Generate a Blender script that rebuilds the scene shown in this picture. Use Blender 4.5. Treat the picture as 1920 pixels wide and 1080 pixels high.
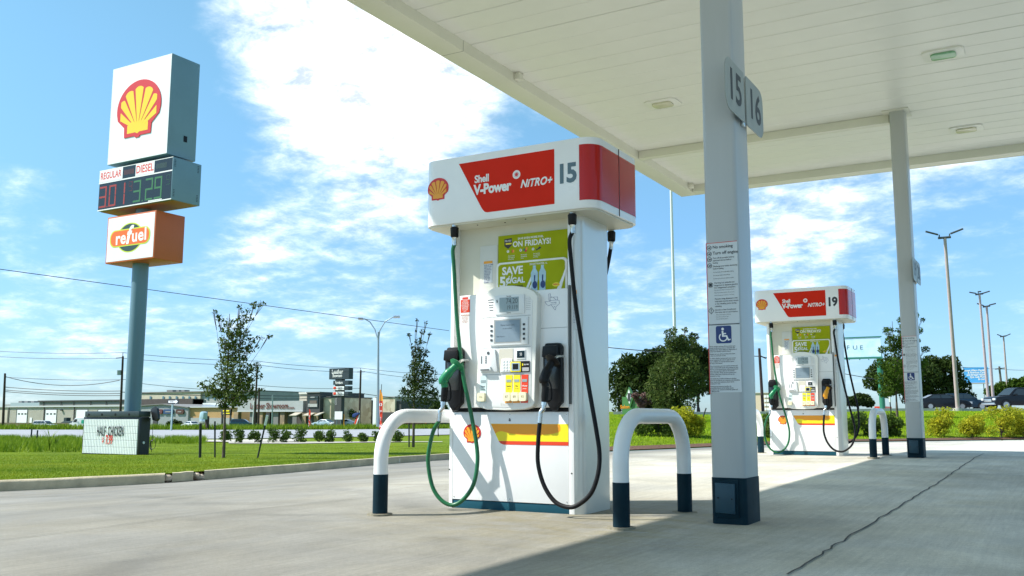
import bpy, bmesh, math, random
import numpy as np
from math import sin, cos, pi, radians, atan2, hypot, sqrt
from mathutils import Vector, Matrix
from mathutils.geometry import tessellate_polygon

for o in list(bpy.data.objects): bpy.data.objects.remove(o)
S = bpy.context.scene
C = S.collection
random.seed(7); np.random.seed(7)

# ---------------------------------------------------------------- camera
FPX, PITCH, ROLL, YAW, CAMH = 1769.18, 0.138088, 0.002067, 0.524212, 0.68
_F = Vector((-sin(YAW)*cos(PITCH), cos(YAW)*cos(PITCH), sin(PITCH)))
_R0 = Vector((cos(YAW), sin(YAW), 0)); _U0 = _R0.cross(_F)
_R = _R0*cos(ROLL) + _U0*sin(ROLL); _U = -_R0*sin(ROLL) + _U0*cos(ROLL)
cam_d = bpy.data.cameras.new('camera'); cam = bpy.data.objects.new('camera', cam_d); C.objects.link(cam)
M = Matrix((( _R.x, _U.x, -_F.x, 0), (_R.y, _U.y, -_F.y, 0), (_R.z, _U.z, -_F.z, CAMH), (0, 0, 0, 1)))
cam.matrix_world = M
cam_d.sensor_width = 36; cam_d.lens = 36*FPX/1920; cam_d.clip_start = 0.05; cam_d.clip_end = 6000
S.camera = cam

# ---------------------------------------------------------------- light
SUN = Vector((-0.808, -0.50, 1.0)).normalized()          # direction towards the sun
sd = bpy.data.lights.new('sun', 'SUN'); sun = bpy.data.objects.new('sun', sd); C.objects.link(sun)
sd.energy = 3.9; sd.angle = radians(0.6); sd.color = (1.0, 0.965, 0.90)
sun.rotation_euler = SUN.to_track_quat('Z', 'Y').to_euler(); sun.location = (-30, -20, 40)
EXPOSURE = 0.95
W = bpy.data.worlds.new('World'); S.world = W; W.use_nodes = True
SKYS = 0.15
def build_world():
    nt = W.node_tree; N = nt.nodes; K = nt.links
    for n in list(N): N.remove(n)
    out = N.new('ShaderNodeOutputWorld'); bg = N.new('ShaderNodeBackground'); bg.inputs[1].default_value = SKYS
    sky = N.new('ShaderNodeTexSky'); sky.sky_type = 'NISHITA'; sky.sun_disc = False
    sky.sun_elevation = math.asin(SUN.z); sky.sun_rotation = atan2(SUN.x, SUN.y)
    sky.air_density = 1.0; sky.dust_density = 0.5; sky.ozone_density = 2.0; sky.altitude = 100
    def math_(op, a, b=None, c=None, clamp=False):
        n = N.new('ShaderNodeMath'); n.operation = op; n.use_clamp = clamp
        for i, v in enumerate((a, b, c)):
            if v is None: continue
            if isinstance(v, (int, float)): n.inputs[i].default_value = v
            else: K.new(v, n.inputs[i])
        return n.outputs[0]
    tc = N.new('ShaderNodeTexCoord'); sep = N.new('ShaderNodeSeparateXYZ'); K.new(tc.outputs['Generated'], sep.inputs[0])
    den = math_('ADD', math_('MAXIMUM', sep.outputs[2], 0.0), 0.22)
    cx = math_('DIVIDE', sep.outputs[0], den); cy = math_('DIVIDE', sep.outputs[1], den)
    cmb = N.new('ShaderNodeCombineXYZ'); K.new(cx, cmb.inputs[0]); K.new(cy, cmb.inputs[1])
    def noise(scale, detail, rough, dist=0.0, off=(0, 0, 0)):
        m = N.new('ShaderNodeMapping'); m.inputs['Location'].default_value = off; K.new(cmb.outputs[0], m.inputs[0])
        n = N.new('ShaderNodeTexNoise'); n.inputs['Scale'].default_value = scale; n.inputs['Detail'].default_value = detail
        n.inputs['Roughness'].default_value = rough; n.inputs['Distortion'].default_value = dist; K.new(m.outputs[0], n.inputs[0]); return n.outputs[0]
    n1 = noise(3.1, 10, 0.60, 0.15, (3.1, 1.7, 0)); n2 = noise(9.0, 9, 0.66, 0.2, (0.3, 5.2, 0))
    cover = math_('ADD', math_('MULTIPLY', n1, 0.75), math_('MULTIPLY', n2, 0.33))
    # where the cloud banks stand: (direction, angular radius, amount)
    banks = [(640, 20, .13, .30), (500, 70, .08, .24), (800, 110, .09, .14), (640, 200, .08, .22), (900, 170, .12, .10), (760, 250, .08, .12), (1560, 400, .09, .22), (1820, 340, .10, .16), (1400, 470, .07, .08),
             (50, 325, .045, .24), (0, 290, .04, .08), (560, 530, .09, .10), (100, 590, .09, .12), (715, 450, .06, .12), (480, 430, .035, .18), (300, 640, .16, .06), (1250, 600, .10, .08),
             (170, 60, .16, -.30), (330, 330, .08, -.16), (40, 120, .12, -.2), (960, 440, .08, -.10), (1720, 500, .07, -.16), (1255, 400, .05, -.2), (1000, 250, .05, -.06), (1890, 430, .05, -.1)]
    tot = None
    for px, py, rad, amt in banks:
        d = (_R*(px-960)/FPX + _U*(540-py)/FPX + _F).normalized()
        dp = N.new('ShaderNodeVectorMath'); dp.operation = 'DISTANCE'; K.new(tc.outputs['Generated'], dp.inputs[0]); dp.inputs[1].default_value = d
        q = math_('DIVIDE', dp.outputs['Value'], rad); g = math_('EXPONENT', math_('MULTIPLY', math_('MULTIPLY', q, q), -1.0))
        g = math_('MULTIPLY', g, amt); tot = g if tot is None else math_('ADD', tot, g)
    cov = math_('ADD', cover, tot)
    mr = N.new('ShaderNodeMapRange'); mr.interpolation_type = 'SMOOTHSTEP'; K.new(cov, mr.inputs[0])
    mr.inputs[1].default_value = 0.52; mr.inputs[2].default_value = 1.13
    up = N.new('ShaderNodeMapRange'); K.new(sep.outputs[2], up.inputs[0]); up.inputs[1].default_value = -0.02; up.inputs[2].default_value = 0.10
    mask = math_('MULTIPLY', mr.outputs[0], up.outputs[0]); mask = math_('MULTIPLY', mask, 0.97)
    tint = N.new('ShaderNodeMix'); tint.data_type = 'RGBA'; tint.blend_type = 'MULTIPLY'; tint.inputs[0].default_value = 1.0
    K.new(sky.outputs[0], tint.inputs[6])
    hz = N.new('ShaderNodeMapRange'); hz.interpolation_type = 'SMOOTHSTEP'; K.new(sep.outputs[2], hz.inputs[0]); hz.inputs[1].default_value = 0.0; hz.inputs[2].default_value = 0.42
    tg = N.new('ShaderNodeMix'); tg.data_type = 'RGBA'; K.new(hz.outputs[0], tg.inputs[0]); tg.inputs[6].default_value = (0.345, 0.475, 0.66, 1); tg.inputs[7].default_value = (0.55, 0.76, 0.70, 1); K.new(tg.outputs[2], tint.inputs[7])
    ccol = N.new('ShaderNodeMix'); ccol.data_type = 'RGBA'; cr_ = N.new('ShaderNodeMapRange'); K.new(n2, cr_.inputs[0]); cr_.inputs[1].default_value = .36; cr_.inputs[2].default_value = .62; K.new(cr_.outputs[0], ccol.inputs[0]); ccol.inputs[6].default_value = (2.9, 3.25, 3.5, 1); ccol.inputs[7].default_value = (8.6, 8.5, 8.2, 1)
    mx = N.new('ShaderNodeMix'); mx.data_type = 'RGBA'; K.new(mask, mx.inputs[0]); K.new(tint.outputs[2], mx.inputs[6]); K.new(ccol.outputs[2], mx.inputs[7])
    K.new(mx.outputs[2], bg.inputs[0]); K.new(bg.outputs[0], out.inputs[0])
build_world()
S.view_settings.view_transform = 'Standard'; S.view_settings.look = 'None'
S.view_settings.exposure = EXPOSURE; S.view_settings.gamma = 1; S.view_settings.use_curve_mapping = False
S.cycles.max_bounces = 8; S.cycles.diffuse_bounces = 4

# ---------------------------------------------------------------- measuring helpers (a picture point turned into a place)
def ray(px, py): return _R*(px-960)/FPX + _U*(540-py)/FPX + _F
def P(px, py, t): return ray(px, py)*t + Vector((0, 0, CAMH))
def AY(px, py, Y): d = ray(px, py); return d*(Y/d.y) + Vector((0, 0, CAMH))
def AX(px, py, X): d = ray(px, py); return d*(X/d.x) + Vector((0, 0, CAMH))
def AZ(px, py, z): d = ray(px, py); return d*((z-CAMH)/d.z) + Vector((0, 0, CAMH))

# ---------------------------------------------------------------- materials
MATS = {}
def mat(name, col, rough=0.5, metal=0.0, spec=0.5, var=0.0, vscale=6.0, bump=0.0, bscale=40.0, col2=None, coat=0.0, emit=None, alpha=None, trans=0.0, stretch=None, streak=False, coords='Object'):
    if name in MATS: return MATS[name]
    m = bpy.data.materials.new(name); m.use_nodes = True; nt = m.node_tree; N = nt.nodes; K = nt.links
    b = N['Principled BSDF']; c4 = (*col, 1)
    b.inputs['Base Color'].default_value = c4; b.inputs['Roughness'].default_value = rough; b.inputs['Metallic'].default_value = metal
    b.inputs['Specular IOR Level'].default_value = spec
    if coat: b.inputs['Coat Weight'].default_value = coat; b.inputs['Coat Roughness'].default_value = 0.08
    if trans: b.inputs['Transmission Weight'].default_value = trans
    if emit: b.inputs['Emission Color'].default_value = (*emit[:3], 1); b.inputs['Emission Strength'].default_value = emit[3]
    if var or bump:
        tc = N.new('ShaderNodeTexCoord'); mp = N.new('ShaderNodeMapping'); K.new(tc.outputs[coords], mp.inputs[0])
        if stretch: mp.inputs['Scale'].default_value = stretch
    if var:
        n = N.new('ShaderNodeTexNoise'); n.inputs['Scale'].default_value = vscale; n.inputs['Detail'].default_value = 6; n.inputs['Roughness'].default_value = 0.6
        K.new(mp.outputs[0], n.inputs[0])
        r = N.new('ShaderNodeMapRange'); K.new(n.outputs[0], r.inputs[0]); r.inputs[1].default_value = 0.3; r.inputs[2].default_value = 0.7
        mx = N.new('ShaderNodeMix'); mx.data_type = 'RGBA'; K.new(r.outputs[0], mx.inputs[0])
        c2 = col2 or tuple(max(0, c*(1-var)) for c in col)
        c1 = col if col2 else tuple(min(1, c*(1+var*0.5)) for c in col)
        mx.inputs[6].default_value = (*c1, 1); mx.inputs[7].default_value = (*c2, 1); K.new(mx.outputs[2], b.inputs['Base Color'])
        r2 = N.new('ShaderNodeMapRange'); K.new(n.outputs[0], r2.inputs[0]); r2.inputs[3].default_value = rough*0.85; r2.inputs[4].default_value = min(1, rough*1.2); K.new(r2.outputs[0], b.inputs['Roughness'])
    if bump:
        n = N.new('ShaderNodeTexNoise'); n.inputs['Scale'].default_value = bscale; n.inputs['Detail'].default_value = 5; K.new(mp.outputs[0], n.inputs[0])
        bp = N.new('ShaderNodeBump'); bp.inputs['Strength'].default_value = bump; bp.inputs['Distance'].default_value = 0.02; K.new(n.outputs[0], bp.inputs['Height']); K.new(bp.outputs[0], b.inputs['Normal'])
    MATS[name] = m; return m
def leafmat(name, c1, c2, tr=0.35, ns=2.3):
    m = bpy.data.materials.new(name); m.use_nodes = True; nt = m.node_tree; N = nt.nodes; K = nt.links
    b = N['Principled BSDF']; b.inputs['Roughness'].default_value = 0.6; b.inputs['Specular IOR Level'].default_value = 0.12
    tc = N.new('ShaderNodeTexCoord'); n = N.new('ShaderNodeTexNoise'); n.inputs['Scale'].default_value = ns; n.inputs['Detail'].default_value = 8; n.inputs['Roughness'].default_value = .8; K.new(tc.outputs['Object'], n.inputs[0])
    r = N.new('ShaderNodeMapRange'); K.new(n.outputs[0], r.inputs[0]); r.inputs[1].default_value = 0.35; r.inputs[2].default_value = 0.65
    mx = N.new('ShaderNodeMix'); mx.data_type = 'RGBA'; K.new(r.outputs[0], mx.inputs[0]); mx.inputs[6].default_value = (*c1, 1); mx.inputs[7].default_value = (*c2, 1)
    K.new(mx.outputs[2], b.inputs['Base Color'])
    t = N.new('ShaderNodeBsdfTranslucent'); K.new(mx.outputs[2], t.inputs[0]); ms = N.new('ShaderNodeMixShader'); ms.inputs[0].default_value = tr
    K.new(b.outputs[0], ms.inputs[1]); K.new(t.outputs[0], ms.inputs[2]); K.new(ms.outputs[0], N['Material Output'].inputs[0]); return m

WHITE = mat('white_enamel', (0.86, 0.86, 0.85), 0.28, var=0.04, vscale=3, coat=0.3)
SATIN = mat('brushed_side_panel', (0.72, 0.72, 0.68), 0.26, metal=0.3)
PLAS = mat('console_plastic', (0.84, 0.83, 0.77), 0.42, var=0.04, vscale=5)
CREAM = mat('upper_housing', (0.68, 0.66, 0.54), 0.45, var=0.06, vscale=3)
RED = mat('red_vinyl', (0.66, 0.022, 0.006), 0.5, spec=0.12, var=0.05, vscale=4)
REDG = mat('red_gloss_wrap', (0.50, 0.016, 0.008), 0.15, spec=0.35, var=0.05, vscale=4)
REDP = mat('emblem_red', (0.62, 0.02, 0.02), 0.4)
YEL = mat('emblem_yellow', (0.85, 0.58, 0.01), 0.4)
AMB = mat('emblem_amber', (0.85, 0.36, 0.02), 0.4)
ORG = mat('band_orange', (0.85, 0.33, 0.01), 0.35)
NAVY = mat('slate_blue_paint', (0.003, 0.022, 0.034), 0.55, spec=0.15, var=0.25, vscale=5)
BLUEK = mat('kick_panel_blue', (0.010, 0.075, 0.11), 0.5, spec=0.2, var=0.12, vscale=5)
BLACK = mat('black_plastic', (0.006, 0.006, 0.007), 0.42, spec=0.25, var=0.2, vscale=8)
RUB = mat('black_rubber', (0.008, 0.008, 0.009), 0.5, spec=0.2)
GRUB = mat('green_rubber', (0.008, 0.13, 0.045), 0.35, var=0.15)
GNOZ = mat('green_nozzle', (0.004, 0.20, 0.075), 0.35)
ONOZ = mat('orange_nozzle', (0.88, 0.37, 0.01), 0.35)
CHROME = mat('chromed_metal', (0.62, 0.62, 0.60), 0.25, metal=0.85, var=0.15, vscale=30)
GREYT = mat('grey_numerals', (0.10, 0.16, 0.19), 0.4)
DARKT = mat('dark_print', (0.02, 0.025, 0.03), 0.5)
WT = mat('white_print', (0.82, 0.82, 0.80), 0.5)
REDT = mat('red_print', (0.65, 0.04, 0.02), 0.5)
LIME = mat('lime_poster', (0.36, 0.40, 0.004), 0.6, spec=0.15, var=0.12, vscale=5)
LCD = mat('lcd_glass', (0.30, 0.37, 0.38), 0.15, var=0.1, vscale=4)
SCRN = mat('screen_glass', (0.20, 0.26, 0.31), 0.12, var=0.1, vscale=4)
KEYG = mat('grey_key', (0.055, 0.065, 0.075), 0.5)
BYEL = mat('bright_yellow', (0.88, 0.72, 0.01), 0.4)
BRED = mat('bright_red', (0.72, 0.05, 0.01), 0.4)
KNOB = mat('ivory_button', (0.82, 0.76, 0.52), 0.35)
CANOPY = mat('canopy_white', (0.79, 0.785, 0.73), 0.30, var=0.05, vscale=1.2)
FASC = mat('fascia_white', (0.70, 0.69, 0.60), 0.4, var=0.05, vscale=1.0)
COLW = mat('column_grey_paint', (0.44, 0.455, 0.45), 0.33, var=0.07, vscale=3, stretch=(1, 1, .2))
BOLW = mat('bollard_white', (0.78, 0.79, 0.78), 0.28, var=0.05, vscale=5)
DECAL = mat('decal_white', (0.62, 0.65, 0.66), 0.4)
POLE = mat('grey_blue_steel', (0.13, 0.22, 0.27), 0.38, metal=0.1, var=0.12, vscale=1.5, stretch=(1, 1, .2))
CABG = mat('sign_cabinet_blue_grey', (0.17, 0.28, 0.33), 0.45, var=0.08, vscale=1)
OCAB = mat('sign_cabinet_orange', (0.55, 0.11, 0.008), 0.4, var=0.08, vscale=1)
SWHITE = mat('sign_face_white', (0.82, 0.82, 0.82), 0.3)
WOOD = mat('pole_timber', (0.055, 0.035, 0.028), 0.8, var=0.3, vscale=3)
WIRE = mat('cable_black', (0.03, 0.035, 0.04), 0.6)
TYRE = mat('tyre', (0.015, 0.015, 0.015), 0.7)
RIM = mat('wheel_rim', (0.45, 0.45, 0.45), 0.3, metal=0.7)
GLASSD = mat('dark_window_glass', (0.02, 0.03, 0.035), 0.05, spec=0.8)

# ---------------------------------------------------------------- mesh helpers
class MB:
    def __init__(s): s.v = []; s.f = []; s.m = []
    def add(s, vs, fs, mi=0):
        o = len(s.v); s.v += [tuple(v) for v in vs]; s.f += [tuple(i+o for i in f) for f in fs]; s.m += [mi]*len(fs); return s
    def box(s, x0, x1, y0, y1, z0, z1, mi=0):
        return s.add([(x0,y0,z0),(x1,y0,z0),(x1,y1,z0),(x0,y1,z0),(x0,y0,z1),(x1,y0,z1),(x1,y1,z1),(x0,y1,z1)],
                     [(0,3,2,1),(4,5,6,7),(0,1,5,4),(1,2,6,5),(2,3,7,6),(3,0,4,7)], mi)
    def prism(s, poly, a, b, plane='xz', mi=0):
        f = {'xz': lambda u, w, d: (u, d, w), 'xy': lambda u, w, d: (u, w, d), 'yz': lambda u, w, d: (d, u, w)}[plane]
        n = len(poly); vs = [f(u, w, a) for u, w in poly] + [f(u, w, b) for u, w in poly]
        tri = tessellate_polygon([[Vector((u, w, 0)) for u, w in poly]])
        fs = [tuple(t) for t in tri] + [tuple(i+n for i in reversed(t)) for t in tri] + [(i, (i+1) % n, (i+1) % n+n, i+n) for i in range(n)]
        return s.add(vs, fs, mi)
    def tube(s, pts, r, seg=10, mi=0, cap=True):
        pts = [Vector(p) for p in pts]; n = len(pts); rs = r if isinstance(r, (list, tuple)) else [r]*n
        vs = []; fs = []; prev = None
        for i, p in enumerate(pts):
            d = (pts[min(i+1, n-1)]-pts[max(i-1, 0)]).normalized()
            if prev is None: u = d.orthogonal().normalized()
            else: u = (prev - d*prev.dot(d)).normalized()
            prev = u; w = d.cross(u)
            for k in range(seg):
                a = 2*pi*k/seg; vs.append(p + (u*cos(a)+w*sin(a))*rs[i])
        for i in range(n-1):
            for k in range(seg): fs.append((i*seg+k, i*seg+(k+1) % seg, (i+1)*seg+(k+1) % seg, (i+1)*seg+k))
        if cap: fs += [tuple(range(seg-1, -1, -1)), tuple((n-1)*seg+k for k in range(seg))]
        return s.add(vs, fs, mi)
    def build(s, name, mats, parent=None, loc=None, bev=0, bseg=2, smooth=True, ang=35):
        me = bpy.data.meshes.new(name); me.from_pydata(s.v, [], s.f)
        mats = mats if isinstance(mats, (list, tuple)) else [mats]
        for m in mats: me.materials.append(m)
        me.polygons.foreach_set('material_index', s.m)
        bm = bmesh.new(); bm.from_mesh(me)
        if len(s.f) < 60000: bmesh.ops.recalc_face_normals(bm, faces=bm.faces)
        if bev:
            es = [e for e in bm.edges if len(e.link_faces) == 2 and e.calc_face_angle(0) > 0.6]
            bmesh.ops.bevel(bm, geom=es, offset=bev, segments=bseg, profile=0.6, affect='EDGES', clamp_overlap=True)
        bm.to_mesh(me); bm.free()
        if smooth: me.shade_smooth(); me.set_sharp_from_angle(angle=radians(ang))
        return link(name, me, parent, loc)
def link(name, me, parent=None, loc=None):
    o = bpy.data.objects.new(name, me); C.objects.link(o)
    if parent is not None: o.parent = parent
    if loc is not None: o.location = loc
    return o
def catmull(p, n=8):
    p = [Vector(q) for q in p]; q = [p[0]*2-p[1]] + p + [p[-1]*2-p[-2]]; out = []
    for i in range(1, len(q)-2):
        for k in range(n):
            t = k/n; a, b, c, d = q[i-1], q[i], q[i+1], q[i+2]
            out.append(0.5*((2*b)+(c-a)*t+(2*a-5*b+4*c-d)*t*t+(3*b-a-3*c+d)*t**3))
    return out + [p[-1]]
def rrect(x0, x1, y0, y1, r, n=6):
    rs = r if isinstance(r, (list, tuple)) else [r]*4; pts = []
    for (cx, cy, a0, k) in ((x1, y1, 0, 0), (x0, y1, 90, 1), (x0, y0, 180, 2), (x1, y0, 270, 3)):
        R = rs[k]; sx = -1 if cx == x1 else 1; sy = -1 if cy == y1 else 1
        if R <= 0: pts.append((cx, cy)); continue
        for i in range(n+1):
            a = radians(a0+90*i/n); pts.append((cx+sx*R+R*cos(a), cy+sy*R+R*sin(a)))
    return pts
def ell(cx, cy, rx, ry, n=24, a0=0, a1=360): return [(cx+rx*cos(radians(a0+(a1-a0)*i/n)), cy+ry*sin(radians(a0+(a1-a0)*i/n))) for i in range(n + (0 if a1-a0 == 360 else 1))]
def tag(o, label, cat, group=None, kind=None):
    if label: o['label'] = label
    if cat: o['category'] = cat
    if group: o['group'] = group
    if kind: o['kind'] = kind
    return o
def thing(name, label, cat, loc=(0, 0, 0), rotz=0, group=None):
    o = bpy.data.objects.new(name, None); C.objects.link(o); o.location = loc; o.rotation_euler = (0, 0, rotz); o.empty_display_size = 0.1
    return tag(o, label, cat, group)
def struct(o): o['kind'] = 'structure'; return o
def stuff(o): o['kind'] = 'stuff'; return o
def dup(root, loc, label, rotz=None, group=None):
    r = root.copy(); C.objects.link(r); r.location = loc; r['label'] = label
    if rotz is not None: r.rotation_euler = (0, 0, rotz)
    if group: r['group'] = group
    def rec(a, b):
        for ch in list(a.children):
            c = ch.copy(); C.objects.link(c); c.parent = b; rec(ch, c)
    rec(root, r); return r
def text_mesh(s, size, off=0.0, align='CENTER', spacing=1.0, shear=0.0, xs=1.0):
    cu = bpy.data.curves.new('t', 'FONT'); cu.body = s; cu.size = size; cu.offset = off*size; cu.align_x = align; cu.align_y = 'CENTER'
    cu.space_character = spacing; cu.shear = shear; cu.resolution_u = 3; cu.space_line = 0.95
    ob = bpy.data.objects.new('t', cu); C.objects.link(ob); bpy.context.view_layer.update()
    me = bpy.data.meshes.new_from_object(ob.evaluated_get(bpy.context.evaluated_depsgraph_get())); bpy.data.objects.remove(ob); bpy.data.curves.remove(cu)
    if xs != 1: me.transform(Matrix.Diagonal((xs, 1, 1, 1)))
    return me
def text(name, s, size, x, y, z, m, parent, off=0.0, align='CENTER', spacing=1.0, shear=0.0, xs=1.0, face='-y', tilt=0.0):
    """flat lettering; face says which way it looks"""
    me = text_mesh(s, size, off, align, spacing, shear, xs); me.name = name
    if tilt: me.transform(Matrix.Rotation(tilt, 4, 'Z'))
    rot = {'-y': Matrix.Rotation(pi/2, 4, 'X'), '+x': Matrix.Rotation(pi/2, 4, 'Z') @ Matrix.Rotation(pi/2, 4, 'X')}[face]
    me.transform(Matrix.Translation((x, y, z)) @ rot); me.materials.clear(); me.materials.append(m)
    return link(name, me, parent)
def join_texts(name, items, m, parent):
    """several lines of small print as one mesh: items of (string, size, x, y, z, offset, align, xs)"""
    b = MB()
    for (s, size, x, y, z, off, al, xs) in items:
        me = text_mesh(s, size, off, al, 1.0, 0.0, xs); me.transform(Matrix.Translation((x, y, z)) @ Matrix.Rotation(pi/2, 4, 'X'))
        b.add([v.co[:] for v in me.vertices], [tuple(p.vertices) for p in me.polygons]); bpy.data.meshes.remove(me)
    me = bpy.data.meshes.new(name); me.from_pydata(b.v, [], b.f); me.materials.append(m)
    return link(name, me, parent)
def pecten(parent, x, y, z, w, h, fill, th=0.003, name='emblem'):
    """scallop shell emblem facing -y, centred on x, z"""
    out = [(-.30, -.46), (-.31, -.29), (-.47, -.15)]
    for i in range(0, 25):
        a = radians(188 - 196*i/24); out.append((.5*cos(a), .02+.46*sin(a)*(1.0)))
    out += [(.47, -.15), (.31, -.29), (.30, -.46), (.07, -.46), (.04, -.49), (-.04, -.49), (-.07, -.46)]
    T = lambda p: (x+p[0]*w, z+p[1]*h)
    e = MB().prism([T(p) for p in out], y-th, y).build(name, REDP, parent)
    f = MB(); ox, oz = 0.0, -.36
    f.prism([T(p) for p in ((-.235, -.40), (-.235, -.27), (-.20, -.22), (.20, -.22), (.235, -.27), (.235, -.40), (.05, -.40), (0, -.425), (-.05, -.40))], y-th-.002, y-th)
    for k in range(7):
        a = radians(90 - (k-3)*19.5); L = (0.735, 0.72, 0.665, 0.555)[abs(k-3)]; hw = radians((7.6, 7.6, 7.8, 8.6)[abs(k-3)])
        pts = [(ox+.13*cos(a+hw*1.1), oz+.13*sin(a+hw*1.1))]
        for j in range(7):
            b = a+hw-2*hw*j/6; r = L - (0.045*((j-3)/3)**2)*L; pts.append((ox+r*cos(b), oz+r*sin(b)))
        pts.append((ox+.13*cos(a-hw*1.1), oz+.13*sin(a-hw*1.1)))
        pts = [(max(-.41, min(.41, p[0])), p[1]) for p in pts]
        f.prism([T(p) for p in pts], y-th-.002-0.0002*(k+1), y-th)
    f.build('ribs', fill, e); return e
# ---------------------------------------------------------------- terrain
def sstep(a, b, x):
    t = max(0.0, min(1.0, (x-a)/(b-a))); return t*t*(3-2*t)
def lerp(a, b, t): return a+(b-a)*t
def interp(tab, x):
    if x <= tab[0][0]: return tab[0][1]
    for (x0, y0), (x1, y1) in zip(tab, tab[1:]):
        if x <= x1: return lerp(y0, y1, (x-x0)/(x1-x0))
    return tab[-1][1]
def lotZ(X, Y):
    pl = interp([(-8, -.12), (6.3, 0), (12, .06), (16.5, .108), (19, .10), (24.5, .0), (32, -.03)], Y); w = sstep(0, 7.5, -5.0-X)
    return pl*(1-w) + (-.27)*w if Y < 30 else pl
def fwd(X, Y): return -.5006*X+.8657*Y
def lat(X, Y): return .8657*X+.5006*Y
# line of the kerb foot, as places (left part, then round the back and the right part)
KP = [P(0, 924, 12.3), P(150, 916, 12.9), P(309, 908.8, 13.7), P(385, 902, 14.5), P(701, 874, 19.6), P(838, 862.7, 22.3), P(1000, 849, 25.0), P(1130, 838, 27.0), P(1300, 829.5, 28.5), P(1450, 829, 29), P(1650, 826, 30.3), P(1900, 822, 33.5)]
K2 = [(p.x, p.y) for p in KP]
d0 = Vector((K2[0][0]-K2[2][0], K2[0][1]-K2[2][1])).normalized(); d1 = Vector((K2[-1][0]-K2[-3][0], K2[-1][1]-K2[-3][1])).normalized()
K2 = [(-14, -30), (K2[0][0]+d0.x*7, K2[0][1]+d0.y*7)] + K2 + [(K2[-1][0]+d1.x*14, K2[-1][1]+d1.y*10), (40, 20), (40, -30)]
def Rof(th):
    dx, dy = cos(th), sin(th); best = None
    for (x0, y0), (x1, y1) in zip(K2, K2[1:]+K2[:1]):
        ex, ey = x1-x0, y1-y0; det = dx*(-ey)+dy*ex
        if abs(det) < 1e-9: continue
        t = (x0*(-ey)+y0*ex)/det; u = (dx*y0-dy*x0)/det
        if t > 0 and -1e-6 <= u <= 1+1e-6: best = t if best is None else min(best, t)
    return best or 30
RT = [Rof(2*pi*i/1440) for i in range(1440)]
THK = atan2(KP[6].y, KP[6].x)
def Rf(th):
    a = (th % (2*pi))/(2*pi)*1440; i = int(a) % 1440; return lerp(RT[i], RT[(i+1) % 1440], a-int(a))
LEFTP = [(10, -.13), (14, -.14), (20, -.24), (30, -.43), (47, -.47), (60, -.66), (75, -.58), (105, -.62), (140, -.72), (180, -.8), (1000, -.9)]
FARL = [(105, -.62), (140, -.95), (180, -1.5), (220, -1.95), (1000, -2.4)]
RIGHTP = [(21, .10), (28, .10), (32, .16), (35, .26), (45, .68), (60, 1.20), (64, 1.26), (84, 1.56), (105, 1.78), (200, 2.0), (1000, 2.2)]
def outZ(X, Y):
    t = fwd(X, Y); s = lat(X, Y); a = atan2(s, t); te = max(t, 10)
    pxx = 960+FPX*s/te if t > 1 else (0 if s < 0 else 1900)
    L = interp(LEFTP, te)
    if te > 105: L = lerp(interp(FARL, te), L, sstep(60, 800, pxx))
    Rr = interp(RIGHTP, te); Rr = Rr - sstep(30, 60, te)*.26*(1-sstep(1350, 1700, pxx))
    z = lerp(L, Rr, sstep(radians(-3.0), radians(5.0), a))
    z *= 1-sstep(radians(70), radians(120), abs(a)); return z
def H(X, Y):
    r = hypot(X, Y); th = atan2(Y, X); R = Rf(th)
    if r <= R: return lotZ(X, Y)
    ez = lotZ(X*R/r, Y*R/r)+(.13 if th > THK or th < radians(-60) else .012); return lerp(ez, outZ(X, Y), sstep(0, 5, r-R))
def G(px, py, t):
    p = P(px, py, t); return Vector((p.x, p.y, H(p.x, p.y)))

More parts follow.
